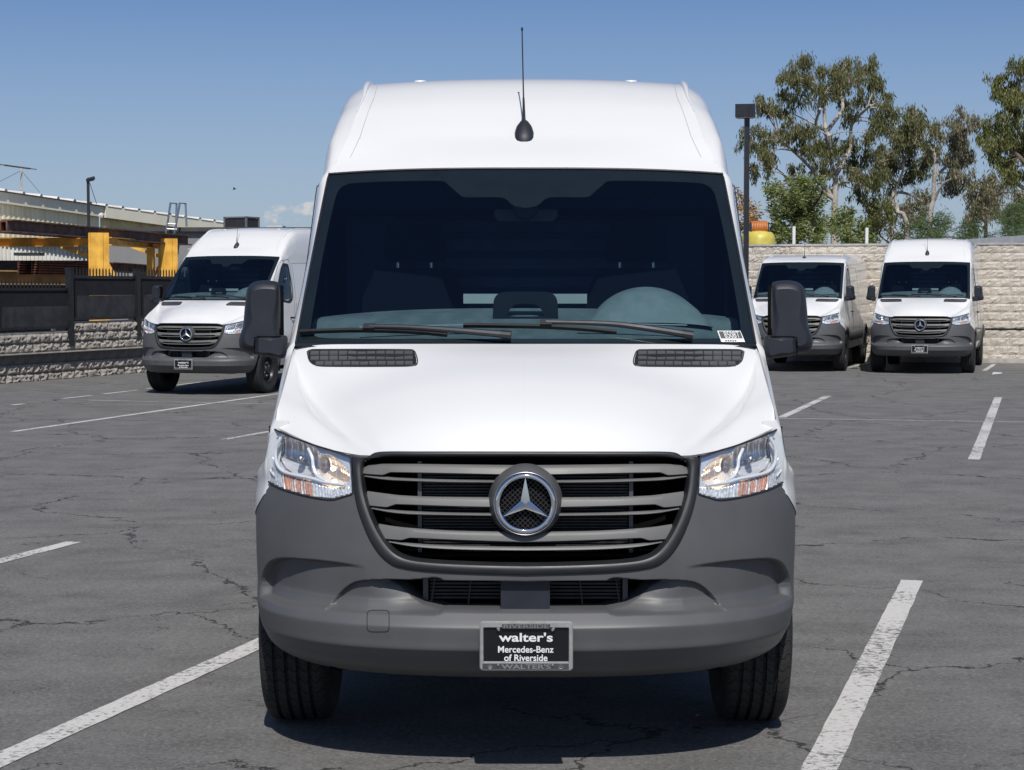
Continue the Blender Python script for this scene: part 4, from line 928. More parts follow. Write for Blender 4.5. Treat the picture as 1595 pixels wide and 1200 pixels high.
def on_wall(M, px, py):
    Mi = M.inverted(); o = Mi @ Vector((0, 0, CAM_H)); d = Mi.to_3x3() @ ray(px, py); t = -o.y/d.y; p = o+d*t; return p.x, p.z
# long wall behind the two far vans
F_far = Vector((7.96, 35.25, 0)); off = PD.dot(F_far)+6.08
A0 = PD*off; MW = wall_frame(A0, PR)
s0, _ = on_wall(MW, 1135, 480); s1, _ = on_wall(MW, 1640, 480)
bw = empty('block_wall'); bw.matrix_world = MW; tag(bw, 'tan split-face block wall behind the two vans at right', 'wall')
mb = MB(); mb.box((s0-14, .03, -.05), (s1+14, .30, 2.66)); mb.build('wall_core', 'block_core', bw)
mb = MB(); mb.box((s0-14, -.035, 2.655), (s1+14, .30, 2.70)); mb.build('wall_cap', 'concrete', bw)
mb = MB(); mb.box((s0-14, -.16, 0), (s1+14, -.03, .10)); mb.build('wall_kerb', 'concrete', bw)
mb = MB(); mb.box((s0-14, -.032, .748), (s1+14, .01, .775)); mb.build('drain_joint', 'deep_black', bw)
LB = .432; bm_ = block_meshes(LB-.003, .184, .035, .032, 'block_tan', 12); nrow = 14
for r in range(nrow):
    x = s0-(LB/2 if r % 2 else 0)-.1
    while x < s1:
        o = bpy.data.objects.new('block', random.choice(bm_)); o.location = (x, 0, .004+r*.19); link(o, bw); x += LB
def joined_courses(meshes, rows, lo, hi, L_, m, parent):      # the courses outside the picture, as one mass
    mb = MB()
    for z, sh in rows:
        x = lo-sh
        while x < hi:
            me = random.choice(meshes); mb.add([(v.co.x+x, v.co.y, v.co.z+z) for v in me.vertices], [tuple(p.vertices) for p in me.polygons]); x += L_
    tag(mb.build('block_courses', m, parent), kind='stuff')
xl = s0-(LB/2)-.1; rows_ = [(.004+r*.19, LB/2 if r % 2 else 0) for r in range(nrow)]
joined_courses(bm_, rows_, s0-.1-LB*18, s0-.1-LB*.6, LB, 'block_tan', bw); joined_courses(bm_, rows_, s1+LB, s1+LB*12, LB, 'block_tan', bw)
# low wall with fence on the left
WA, WB = ground(0, 598), ground(225, 580); ML = wall_frame(WA, WB-WA)
rw = empty('retaining_wall'); rw.matrix_world = ML; tag(rw, 'low grey split-face retaining wall under the black fence at left', 'wall')
sp1 = on_wall(ML, 107, 470)[0]; sp2 = on_wall(ML, 212, 470)[0]; sa, sb = -2.6, 8.2
mb = MB(); mb.box((sa-8, .06, -.05), (sp1, .4, .86)); mb.box((sp1, .06, -.05), (sb+8, .4, 1.03)); mb.build('wall_core', 'block_core', rw)
LB2 = .42; bm2 = block_meshes(LB2-.006, .164, .07, .07, 'block_grey', 12)
for z, lo, hi in ((-.025, sa, sb), (.145, sa, sb), (.52, sa, sb), (.69, sa, sb), (.862, sp1+.02, sb)):
    x = lo-(0 if int(z*100) % 2 else LB2/2)*(lo == sa)
    while x < hi: o = bpy.data.objects.new('block', random.choice(bm2)); o.location = (x, 0, z); link(o, rw); x += LB2
joined_courses(bm2, [(-.025, 0), (.145, .2), (.52, 0), (.69, .2)], sa-7.5, sa-LB2*1.6, LB2, 'block_grey', rw)
sm = block_meshes(LB2-.006, .178, .04, .002, 'smooth_block', 2)
x = sa
while x < sb: o = bpy.data.objects.new('smooth_block', random.choice(sm)); o.location = (x, .022, .317); link(o, rw); x += LB2
mb = MB(); mb.box((sa-8, -.13, .497), (sb+8, .02, .517)); mb.build('ledge', 'concrete', rw)
mb = MB(); mb.box((sa-8, -.01, .862), (sp1-.06, .16, .892)); mb.build('wall_cap', 'concrete', rw)
mb = MB(); mb.box((sp1+.09, .0, 1.032), (sb+8, .16, 1.055)); mb.build('wall_cap', 'concrete', rw)
mat('fence_black', (.014, .015, .018), .5, var=.2, vscale=8); mat('screen_dark', (.010, .011, .015), .85, var=.3, vscale=5); mat('screen_pale', (.036, .037, .042), .8, var=.3, vscale=4)  # second cloth tone is paler, for most of the lower panel
fe = empty('screened_fence'); fe.matrix_world = ML; tag(fe, 'black metal fence with dark windscreen panels on the retaining wall', 'fence')
bay = sp2-sp1
posts = [(sp1-bay, 1.86, .72), (sp1, 2.06, .60), (sp2, 2.06, .72), (sp2+bay, 2.06, .72), (sp2+2*bay, 2.06, .72)]
for x, zt, zb in posts:
    mb = MB(); mb.box((x-.055, -.075, zb), (x+.055, .035, zt-.02)); mb.box((x-.062, -.082, zt-.02), (x+.062, .042, zt)); mb.build('post', 'fence_black', fe)
for (x, *_), z0, z1 in zip(posts[:-1], (.96, 1.105, 1.105, 1.105), (1.665, 1.895, 1.895, 1.895)):
    a, b = x+.06, x+bay-.06
    for z in (z0, z1): mb = MB(); mb.box((a, -.03, z-.025), (b, .02, z+.025)); mb.build('rail', 'fence_black', fe)
    zm = z0+.56*(z1-z0)
    mb = MB(); mb.box((a, -.012, zm), (b, -.006, z1-.026)); mb.build('windscreen_cloth', 'screen_dark', fe)
    mb = MB(); mb.box((a+.19, -.016, z0+.026), (b, -.0125, zm-.002)); mb.build('windscreen_cloth', 'screen_pale', fe)
    mb = MB(); mb.box((a, -.010, z0+.026), (a+.21, -.006, zm-.002)); mb.build('windscreen_cloth', 'screen_dark', fe)
    n = int((b-a)/.108)
    pk = None
    for i in range(n):
        if pk is None:
            mb = MB(); mb.box((-.010, .03, .0), (.010, .05, .17)); mb.add([(-.010, .03, .17), (.010, .03, .17), (.010, .05, .17), (-.010, .05, .17), (0, .04, .21)], [(0, 1, 4), (1, 2, 4), (2, 3, 4), (3, 0, 4)]); pk = mb.build('picket', 'fence_black', fe); o = pk
        else: o = link(pk.copy(), fe)
        o.location = (a+.05+i*.108, 0, z1-.03)

# ---------------------------------------------------------------- steel yard and buildings beyond the fence
def metal_sheet(name, c, stain, amt, rough=.55):
    m, nt, p, o = newmat(name); v = pos_node(nt, True)
    mp = nt.nodes.new('ShaderNodeMapping'); nt.links.new(v, mp.inputs[0]); mp.inputs['Scale'].default_value = (1.2, 1.2, .12)
    n = noise(nt, mp.outputs[0], 1.4, 6, .65)
    nt.links.new(mixc(nt, mth(nt, 'MULTIPLY', maprange(nt, n, .42, .7), amt), c, stain), p.inputs['Base Color']); p.inputs['Roughness'].default_value = rough
metal_sheet('siding_beige', (.88, .79, .55), (.70, .58, .35), .5); metal_sheet('siding_stained', (.72, .60, .30), (.42, .28, .10), .75)
metal_sheet('siding_white', (.72, .70, .64), (.42, .38, .30), .5); metal_sheet('fascia_cream', (.78, .74, .60), (.60, .52, .36), .3)
mat('wall_grey', (.235, .235, .235), .8, var=.06, vscale=1); mat('roof_band', (.06, .058, .055), .6, var=.15, vscale=2); mat('roof_white', (.62, .61, .58), .6, var=.1, vscale=1)
mat('rust', (.12, .070, .058), .8, var=.35, vscale=3, bscale=40, bstr=.3, bdist=.004, c2=(.19, .12, .10)); mat('tan_steel', (.30, .20, .09), .7, var=.2, vscale=2); mat('rust_red', (.16, .055, .030), .8, var=.4, vscale=5)
mat('yellow_paint', (.82, .42, .05), .55, var=.18, vscale=2.5, c2=(.93, .52, .08)); mat('grey_steel', (.22, .22, .22), .5, metal=.4); mat('dark_steel', (.03, .03, .032), .5)
def corrugated(name, P, Q, z0, z1, pitch, depth, m, parent, top=None):
    P, Q = Vector(P), Vector(Q); d = Q-P; d.z = 0; L_ = d.length; d.normalize(); n = Vector((d.y, -d.x, 0)); k = int(L_/pitch); V = []; xs = []
    for i in range(k): xs += [(i*pitch, 0), ((i+.38)*pitch, 0), ((i+.5)*pitch, depth), ((i+.88)*pitch, depth)]
    for x, h in xs:
        p = P+d*x+n*h; zt = z1 if top is None else top(x/L_); V += [(p.x, p.y, z0), (p.x, p.y, zt)]
    return mesh(name, V, [(2*i, 2*i+2, 2*i+3, 2*i+1) for i in range(len(xs)-1)], m, parent, False)
wh = empty('warehouse'); tag(wh, 'long beige corrugated metal warehouse with sloping roof edge at left', 'warehouse')
E0, E1, E2 = at(0, 299, 70), at(160, 322.5, 76), at(372, 352.5, 84); E00 = E0-(E1-E0)*.8
nw = Vector(((E1-E0).y, -(E1-E0).x, 0)).normalized()
corrugated('wall', E00-nw*.14, E1-nw*.14, 0, 5, .30, .022, 'siding_beige', wh, lambda t: E00.z+(E1.z-E00.z)*t-.1)
corrugated('wall', E1-nw*.14, E2-nw*.14, 0, 5, .30, .022, 'siding_stained', wh, lambda t: E1.z+(E2.z-E1.z)*t-.1)
mb = MB(); mb.bar(E00+Vector((0, 0, -.22)), E1+Vector((0, 0, -.22)), .10, .42); mb.build('fascia', 'fascia_cream', wh)
q = nw*.12; mb = MB(); mb.bar(E1+q+Vector((0, 0, -.20)), E2+q+Vector((0, 0, -.20)), .10, .50); mb.build('fascia', 'fascia_cream', wh)
up_ = -nw*14+Vector((0, 0, 1.2)); corr = []
for a, b in ((E00, E1), (E1, E2)):
    mb = MB(); k = int((b-a).length/1.0); V = []
    for i in range(k+1):
        p = a+(b-a)*i/k+nw*.2
        for w_, h in ((-.10, 0), (-.05, .09), (.05, .09), (.10, 0)): r_ = p+(b-a).normalized()*w_+Vector((0, 0, .03+h)); V += [r_, r_+up_]
    mesh('roof', V, [(2*i, 2*i+2, 2*i+3, 2*i+1) for i in range(len(V)//2-1)], 'roof_white', wh, False)
mb = MB(); c = at(158, 336, 75); mb.lathe([(0, -.18), (.10, -.14), (.12, .05), (0, .16)], 12, 'y', c); o = mb.build('wall_lamp', 'roof_white', wh, True)
cw = empty('corrugated_shed'); tag(cw, 'white deep-ribbed corrugated shed wall under the yellow gantry', 'shed')
a, b = at(-60, 383, 66), at(150, 383, 66); corrugated('wall', (a.x, 66, 0), (b.x, 66.6, 0), at(0, 406, 66).z, at(0, 382, 66).z, .145, .06, 'siding_white', cw)
mb = MB(); mb.box((a.x, 66.1, at(0, 383, 66).z), (b.x, 70, at(0, 381, 66).z)); mb.build('roof', 'roof_white', cw)
mb = MB(); mb.box((a.x, 66.02, 0), (b.x, 69, at(0, 406, 66).z)); mb.build('dark_infill', 'underbody', cw)  # solid near-black box filling the space below the ribbed wall
mb = MB(); p, q = at(26, 396.5, 65.6), at(66, 396.5, 65.6); mb.box((p.x, 65.2, p.z-.05), (q.x, 65.9, p.z+.06)); mb.build('vent_hood', 'dark_steel', cw)
gb = empty('flat_roof_building'); tag(gb, 'plain grey flat-roofed building behind the left van', 'building')
YB = 60; a, b = at(166, 361, YB), at(620, 361, YB)
mb = MB(); mb.box((a.x, YB, 0), (b.x, YB+12, a.z)); mb.build('wall', 'wall_grey', gb)
zt = at(300, 354.5, YB).z; mb = MB(); mb.box((a.x-.1, YB-.18, a.z), (b.x, YB+12, zt)); mb.build('roof_edge', 'roof_band', gb)
mb = MB(); p = at(415, 352.5, 66); q = at(440, 352.5, 66); mb.box((p.x, 66, zt), (q.x, 67, at(420, 351.5, 66).z)); mb.build('roof_hatch', 'roof_white', gb)
ac = empty('rooftop_air_conditioner'); tag(ac, 'grey box air conditioner on the flat roof', 'air conditioner')
p0, p1 = at(348, 353.5, 62), at(391, 338, 62); wd = p1.x-p0.x; RA = Matrix.Translation((p0.x, 62, zt)) @ Matrix.Rotation(math.radians(-26), 4, 'Z')
H_ = p1.z-zt
mb = MB()
for x0, x1, y0, y1, z0, z1 in ((0, wd, 0, .8, H_-.05, H_), (0, wd, 0, .8, 0, .05), (0, .06, 0, .06, 0, H_), (wd-.06, wd, 0, .06, 0, H_), (wd-.06, wd, .74, .8, 0, H_), (0, .06, .74, .8, 0, H_)): mb.box((x0, y0, z0), (x1, y1, z1), Matrix.Rotation(0, 4, 'Z'))
o = mb.build('frame', 'grey_steel', ac); o.matrix_local = RA
mb = MB(); mb.box((.03, .03, .06), (wd-.03, .77, H_-.06)); o = mb.build('coil', 'dark_steel', ac); o.matrix_local = RA
ld = empty('roof_ladder'); tag(ld, 'pair of steel ladder hoops rising over the flat roof edge', 'ladder'); YL = 59.4
for xa, xb, xt0, xt1 in ((258.5, 273, 265.5, 275), (271.5, 289.5, 280, 289)):
    mb = MB(); P = [at(xa, 364, YL), at(xt0, 316.5, YL), at(xt1, 317.5, YL+.7), at(xb+1, 353, YL+.7)]; mb.tube(P, .035, 8); mb.build('handrail', 'satin_metal', ld, True)
for y in (357, 349): mb = MB(); mb.tube([at(260, y, YL), at(275, y+.6, YL)], .03, 6); mb.build('rung', 'satin_metal', ld, True)
ta = empty('television_antenna'); tag(ta, 'thin rooftop television antenna on a pale mast at far left', 'antenna'); YT = 74
mb = MB(); mb.tube([at(33, 303, YT), at(33, 262, YT)], .045, 8); mb.build('mast', 'concrete', ta, True)
mb = MB(); mb.tube([at(7, 257.5, YT), at(47, 263, YT)], .04, 6); mb.build('boom', 'dark_steel', ta, True)
for i, f in enumerate(np.linspace(0, 1, 9)):
    p = at(7, 257.5, YT).lerp(at(47, 263, YT), f); mb = MB(); ln = .9-.4*f; mb.tube([p+Vector((-.25*ln, -ln, 0)), p+Vector((.25*ln, ln, 0))], .018, 5); mb.build('element', 'dark_steel', ta)
for q in ((0, 283), (62, 300)): mb = MB(); mb.tube([at(33, 266, YT), at(*q, YT)], .008, 4); mb.build('guy_wire', 'dark_steel', ta)
fl = empty('floodlight_pole'); tag(fl, 'black floodlight on a thin pole against the beige warehouse', 'floodlight'); YF = 66
mb = MB(); p = at(137.2, 283, YF); mb.tube([(p.x, YF, 0), (p.x, YF, p.z)], .055, 8); mb.build('pole', 'dark_steel', fl, True)
mb = MB(); c = at(141, 279.5, YF); mb.box((-.14, -.12, -.05), (.14, .12, .05), Matrix.Translation(c) @ Matrix.Rotation(.35, 4, 'X') @ Matrix.Rotation(-.25, 4, 'Y')); mb.build('lamp_head', 'dark_steel', fl)
mb = MB(); mb.tube([at(140, 286, YF), at(150.5, 318, YF+3)], .012, 4); mb.build('stay_wire', 'dark_steel', fl)
# rack of yellow steel carrying rusty beams
def profile_bar(name, prof, p, q, m, parent, up=(0, 0, 1)):
    p, q = Vector(p), Vector(q); t = (q-p).normalized(); u = t.cross(Vector(up)).normalized(); v = u.cross(t); n = len(prof)
    V = [b+u*x+v*y for b in (p, q) for x, y in prof]
    return mesh(name, V, [tuple(range(n-1, -1, -1)), tuple(range(n, 2*n))]+[(i, (i+1) % n, n+(i+1) % n, n+i) for i in range(n)], m, parent, False)
def I_prof(w, h, t): return [(-w/2, -h/2), (w/2, -h/2), (w/2, -h/2+t), (t/2, -h/2+t), (t/2, h/2-t), (w/2, h/2-t), (w/2, h/2), (-w/2, h/2), (-w/2, h/2-t), (-t/2, h/2-t), (-t/2, -h/2+t), (-w/2, -h/2+t)]
rk = empty('yellow_gantry'); tag(rk, 'yellow steel gantry rack with thick columns beyond the fence', 'gantry')
def hz(px, py, z): d = ray(px, py); t = (z-CAM_H)/d.z; return Vector((d.x*t, d.y*t, z))
ZB = 3.22
b0, b1 = hz(18, 352.5, ZB), hz(289, 374.5, ZB); bd = (b1-b0).normalized(); bn = Vector((bd.y, -bd.x, 0))
for px, Y, top, w in ((154, 48.6, 363, .48), (261.5, 56.6, 372, .53)):
    p = at(px, top, Y); profile_bar('column', I_prof(w, w*.8, .09), (p.x, Y, 0), (p.x, Y, p.z), 'yellow_paint', rk, (0.35, -1, 0))
    mb = MB(); mb.box((p.x-w*.5, Y-.42*w, .0), (p.x+w*.32, Y-.40*w+.03, p.z-.002)); mb.build('face_plate', 'yellow_paint', rk)
zl = at(60, 377, 48).z
for (xa, ya, Ya), (xb, yb, Yb) in (((-30, 377.5, 46.8), (140, 377.5, 50.8)), ((168, 376, 51.0), (250, 382, 58.2))):
    p, q = at(xa, ya, Ya), at(xb, yb, Yb); profile_bar('crossbeam', I_prof(.22, .24, .03), p, q, 'yellow_paint', rk)
for (xa, ya, xb, yb, Y) in ((96, 384, 142, 400, 50.3), (262, 398, 234, 436, 57.0), (205, 384, 250, 400, 58.2), (166, 409, 182, 436, 50.2)):
    mb = MB(); mb.bar(at(xa, ya, Y), at(xb, yb, Y), .10, .18 if Y != 50.2 else .06, (0, 1, 0)); mb.build('brace', 'yellow_paint', rk)
p = at(243, 371, 57); mb = MB(); mb.box((p.x-.22, 56.6, at(243, 430, 57).z), (p.x-.02, 56.9, p.z)); mb.build('column_plate', 'yellow_paint', rk)
for k, (w, h, dx, ex) in enumerate(((.30, .32, 0, 0), (.34, .30, .42, .6), (.26, .26, .86, -1.2))):
    o = profile_bar('steel_beam', I_prof(w, h, .035), b0-bn*dx+bd*(-.3+ex)+Vector((0, 0, .0)), b1-bn*dx+bd*.2, 'rust'if k != 1 else 'rust_red', None)
    tag(o, ('rusty steel beam nearest the fence on top of the yellow gantry', 'reddish steel beam second from the fence on the yellow gantry', 'rear rusty steel beam lying on the yellow gantry')[k], 'steel beam', 'steel beams on the gantry')
ch = empty('channel_stack'); tag(ch, 'stack of short rusty steel channels seen end-on behind the fence', 'steel stack')
C_ = lambda w, h, t: [(-w/2, -h/2), (w/2, -h/2), (w/2, -h/2+t), (-w/2+t, -h/2+t), (-w/2+t, h/2-t), (w/2, h/2-t), (w/2, h/2), (-w/2, h/2)]
for i, (px, n_, y0) in enumerate(((33, 5, 410), (54, 5, 410), (66, 5, 410))):
    for k in range(n_):
        p = at(px, y0+k*4.0, 47.5); profile_bar('channel', C_(.19, .062, .014), p, p+bd*5, 'rust_red', ch)
for k, y in enumerate((409, 414, 419, 424)):
    p, q = at(74, y, 49), at(139, y+1.5, 54); o = profile_bar('steel_beam', I_prof(.3, .085, .02), p, q, 'rust', None)
    tag(o, ('topmost', 'second', 'third', 'lowest')[k]+' of four thin rusty beams stacked left of the first yellow column', 'steel beam', 'thin beams stacked behind the fence')
o = tag(profile_bar('steel_beam', I_prof(.4, .30, .03), at(168, 416, 57), at(245, 421, 61), 'rust', None), 'dark rusty beam low between the two yellow columns', 'steel beam')
o = tag(profile_bar('steel_beam', I_prof(.5, .42, .04), at(-40, 432, 52), at(142, 434, 55), 'tan_steel', None), 'wide tan painted beam lying low behind the left fence panel', 'steel beam')
# bird
mat('bird_feather', (.03, .03, .03), .7)
bp = at(365, 295, 110); mb = MB(); mb.tube([bp+Vector((-.10, 0, -.03)), bp+Vector((-.04, 0, 0)), bp+Vector((.05, 0, .02)), bp+Vector((.11, 0, .03))], [.005, .035, .035, .01], 8)
bd_ = mb.build('bird', 'bird_feather', None, True); bd_.scale = (1, 1, 1); tag(bd_, 'tiny dark bird flying in the sky left of the roof', 'bird')
for s_ in (-1, 1): mesh('wing', [bp+Vector((.03, 0, .02)), bp+Vector((-.04, 0, .01)), bp+Vector((-.05, s_*.2, .10)), bp+Vector((.02, s_*.16, .10))], [(0, 1, 2, 3)], 'bird_feather', bd_, False)

# ---------------------------------------------------------------- lamp post, tank, posts behind the right wall
mat('lamp_black', (.018, .018, .022), .4, var=.1)
lpst = empty('parking_lamp'); tag(lpst, 'black square-headed parking lot lamp on a square pole', 'lamp post'); YP = 40.2
p = at(1163.5, 184, YP); mb = MB(); mb.box((p.x-.055, YP-.055, 0), (p.x+.055, YP+.055, p.z)); mb.build('pole', 'lamp_black', lpst)
a, b = at(1145, 163.5, YP), at(1177, 183, YP); Rz = Matrix.Translation(((a.x+b.x)/2, YP, 0)) @ Matrix.Rotation(math.radians(-9), 4, 'Z'); w = (b.x-a.x)/2*.95
mb = MB(); mb.box((-w, -w, b.z), (w, w, a.z), Rz); mb.build('lamp_box', 'lamp_black', lpst)
mb = MB(); mb.box((-w*.8, -w*.8, b.z-.02), (w*.8, w*.8, b.z-.002), Rz); mb.build('lamp_lens', 'concrete', lpst)
mb = MB(); mb.box((p.x-.2, YP-.2, 0), (p.x+.2, YP+.2, .5)); mb.build('footing', 'concrete', lpst)
mat('tank_yellow', (.62, .52, .10), .45, var=.08); mat('hose_orange', (.55, .20, .06), .55, var=.15)
tk = empty('water_tank'); tag(tk, 'yellow plastic tank with an orange hose reel peeping over the wall', 'tank'); YK = 48
a, b = at(1158, 384, YK), at(1213, 358, YK); cx, rx, zt = (a.x+b.x)/2, (b.x-a.x)/2, b.z; V = []
n = 32
for k, (r, z) in enumerate(((1, 0), (1, zt-.42), (.985, zt-.25), (.93, zt-.14), (.80, zt-.06), (.5, zt-.02), (.0, zt))): V += [(cx+rx*r*math.cos(t), YK+rx*1.3+rx*1.3*r*math.sin(t), z) for t in np.linspace(0, 2*math.pi, n, False)]
mesh('tank', V, [(k*n+i, k*n+(i+1) % n, (k+1)*n+(i+1) % n, (k+1)*n+i) for k in range(6) for i in range(n)], 'tank_yellow', tk)
c = at(1186, 354, YK); mb = MB()
for k in range(10):
    x = c.x-.20+k*.044; mb.tube([(x, YK+.5+.20*math.cos(t), c.z+.17*math.sin(t)) for t in np.linspace(0, 2*math.pi, 20, False)], .022, 6, close=True)
tag(mb.build('hose_coil', 'hose_orange', tk, True), kind='stuff')
for x in (c.x-.23, c.x+.23): mb = MB(); mb.box((x-.012, YK+.28, c.z-.26), (x+.012, YK+.72, c.z+.12)); mb.build('reel_side', 'dark_steel', tk)
mat('post_white', (.80, .80, .77), .6)
for px, y0, lab in ((1236.5, 353, 'slim white post rising above the wall near the big eucalyptus trunk at its left'), (1350, 355, 'short white post above the wall right of the big eucalyptus trunk')):
    p = at(px, y0, 45); t = 1.8 if px < 1300 else 0; mb = MB(); mb.box((p.x-.035, 44.96, 0), (p.x+.035, 45.04, p.z)); tag(mb.build('white_post', 'post_white'), lab, 'post')
aw = empty('white_canopy'); tag(aw, 'white sloping canopy edge above the wall at the far right', 'canopy'); p, q = at(1425, 383.5, 52), at(1640, 369, 46)
mb = MB(); mb.bar(p, q, .10, .17); mb.build('canopy_beam', 'post_white', aw)
mb = MB(); mb.add([p+Vector((0, 0, .08)), q+Vector((0, 0, .08)), q+Vector((2, 8, -.1)), p+Vector((2, 8, -.1))], [(0, 1, 2, 3)]); mb.build('canopy_sheet', 'post_white', aw)
for r_ in (p, q, p.lerp(q, .5)): mb = MB(); mb.box((r_.x-.04, r_.y-.04, 0), (r_.x+.04, r_.y+.04, r_.z-.09)); mb.build('canopy_leg', 'post_white', aw)
for k, (ya, yb) in enumerate(((322, 318), (326, 321))):
    a, b = at(1140, ya, 95), at(1440, yb, 95); mb = MB(); mb.tube([a.lerp(b, t)+Vector((0, 0, -.35*math.sin(math.pi*t))) for t in np.linspace(0, 1, 14)], .016, 5); tag(mb.build('power_cable', 'grey_steel'), ('upper', 'lower')[k]+' of two thin power cables passing behind the eucalyptus trunks', 'cable', 'power cables')

# ---------------------------------------------------------------- trees
def leafmat(name, cols, trans=.25):
    m, nt, p, o = newmat(name); g = nt.nodes.new('ShaderNodeNewGeometry'); r = g.outputs['Random Per Island']; v = pos_node(nt, True)
    cr = nt.nodes.new('ShaderNodeValToRGB'); cr.color_ramp.interpolation = 'LINEAR'; el = cr.color_ramp.elements
    while len(el) < len(cols): el.new(.5)
    for i, c in enumerate(cols): el[i].position = i/(len(cols)-1); el[i].color = (*c, 1)
    nt.links.new(mth(nt, 'ADD', mth(nt, 'MULTIPLY', r, .6), mth(nt, 'MULTIPLY', maprange(nt, noise(nt, v, .9, 3), .3, .7), .4)), cr.inputs[0])
    nt.links.new(cr.outputs[0], p.inputs['Base Color']); p.inputs['Roughness'].default_value = .5
    tl = nt.nodes.new('ShaderNodeBsdfTranslucent'); nt.links.new(cr.outputs[0], tl.inputs[0]); mx = nt.nodes.new('ShaderNodeMixShader'); mx.inputs[0].default_value = trans
    nt.links.new(p.outputs[0], mx.inputs[1]); nt.links.new(tl.outputs[0], mx.inputs[2]); nt.links.new(mx.outputs[0], o.inputs[0])
leafmat('leaf_euc', [(.075, .085, .026), (.15, .16, .055), (.22, .215, .09), (.28, .225, .125)], .4); leafmat('leaf_light', [(.14, .18, .05), (.24, .285, .09), (.33, .355, .14)], .38)
leafmat('leaf_pine', [(.05, .085, .025), (.095, .145, .04), (.145, .19, .06)]); leafmat('leaf_orange', [(.16, .15, .05), (.40, .19, .03), (.50, .25, .04)]); leafmat('leaf_grey', [(.12, .12, .058), (.21, .195, .105), (.28, .235, .15)])
leafmat('leaf_euc_green', [(.075, .086, .022), (.15, .16, .04), (.215, .21, .068)])
mat('bark_pale', (.40, .36, .31), .85, var=.25, vscale=5, bscale=12, bstr=.4, bdist=.03); mat('bark_dark', (.12, .09, .07), .9, var=.3, vscale=6)
def crown(name, clumps, n_per, size, asp, droop, m, parent, sub=9):
    V = []
    for c, r in clumps:
        c = np.array(c); k = max(3, int(sub*(.5+r))); tw = c+RNG.normal(0, .50, (k, 3))*np.array([r, r, r*.8]); n = int(n_per*2.0*r*r)
        t = tw[RNG.integers(0, k, n)]; P = t+RNG.normal(0, 1, (n, 3))*np.array([.21*r, .21*r, .27*r])+np.array([0, 0, -.05*r])
        if droop > 0: d = np.stack([RNG.normal(0, .35, n), RNG.normal(0, .35, n), -np.ones(n)*droop], -1)
        else: d = RNG.normal(0, 1, (n, 3)); d[:, 2] = np.abs(d[:, 2])*.6-.1
        d /= np.linalg.norm(d, axis=1)[:, None]; s = RNG.normal(0, 1, (n, 3)); s -= (s*d).sum(1)[:, None]*d; s /= np.linalg.norm(s, axis=1)[:, None]
        L_ = size*.64*RNG.uniform(.6, 1.35, n)[:, None]; w = L_*asp
        V.append(np.stack([P, P+d*L_*.45+s*w/2, P+d*L_, P+d*L_*.45-s*w/2], 1))
    V = np.concatenate(V).reshape(-1, 3); N_ = len(V)//4
    me = bpy.data.meshes.new(name); me.vertices.add(len(V)); me.vertices.foreach_set('co', V.ravel()); me.loops.add(len(V)); me.loops.foreach_set('vertex_index', np.arange(len(V)))
    me.polygons.add(N_); me.polygons.foreach_set('loop_start', np.arange(N_)*4); me.polygons.foreach_set('loop_total', np.full(N_, 4)); me.materials.append(MATS[m]); me.update(); me.validate()
    return link(bpy.data.objects.new(name, me), parent)
def z6(x, y): return 1120+x/3.3326, 60+y/3.3333
def tree(name, label, Y, spots, paths, n_per, size, asp, droop, m, bark, tr, group='trees beyond the block wall', limbs=True, cat='tree'):
    """spots: (x, y, radius) measured on the enlarged photograph"""
    t = empty(name); tag(t, label, cat, group); k = Y/FPX/3.333; cl = []
    for x, y, r in spots:
        R = r*k; p = at(*z6(x, y), Y); p.y += random.uniform(-1, 1)*min(2.2, 1.2+R*.6); cl.append((tuple(p), R*1.12))
    F = []
    for i, path in enumerate(paths):
        P = [at(*z6(*q), Y) for q in path]
        if i == 0: P[0].z = 0
        else:
            for j, q in enumerate(P): q.y += (j/(len(P)-1))*random.uniform(-1, 1)*1.2
        r0 = tr*(.8 if i == 0 else .36); mb = MB(); k_ = spl([tuple(q) for q in P], 4*len(P)); mb.tube(k_, [r0*(1.15-.6*j/len(k_)) for j in range(len(k_))], 10); mb.build('trunk' if i == 0 else 'limb', bark, t, True)
        F += [Vector(q) for q in (k_[2::2] if i else k_[len(k_)//2::2])]
    if limbs:
        for c, R in cl:
            c = Vector(c); f = min(F, key=lambda q: (q-c).length+(0 if q.z < c.z+.3 else 2.5)); ln = (c-f).length
            if ln < .25: continue
            mid = f.lerp(c, .5)+Vector((random.uniform(-.12, .12)*ln, random.uniform(-.12, .12)*ln, .06*ln)); q1 = f.lerp(mid, .5)+Vector((random.uniform(-.05, .05)*ln, 0, .02*ln))
            r0 = min(tr*.3, .018+.012*ln); mb = MB(); mb.tube([f, q1, mid, mid.lerp(c, .55), c], [r0, r0*.8, r0*.58, r0*.4, r0*.16], 6); mb.build('limb', bark, t, True)
            for _ in range(3):
                e = c+Vector((random.uniform(-1, 1)*R, random.uniform(-1, 1)*R, random.uniform(-.5, .9)*R)); mb = MB(); s_ = mid.lerp(c, .6); mb.tube([s_, s_.lerp(e, .5)+Vector((0, 0, .05)), e], [r0*.32, r0*.2, r0*.07], 5); mb.build('twig', bark, t, True)
    tag(crown('crown', cl, n_per, size, asp, droop, m, t), kind='stuff')
    return t
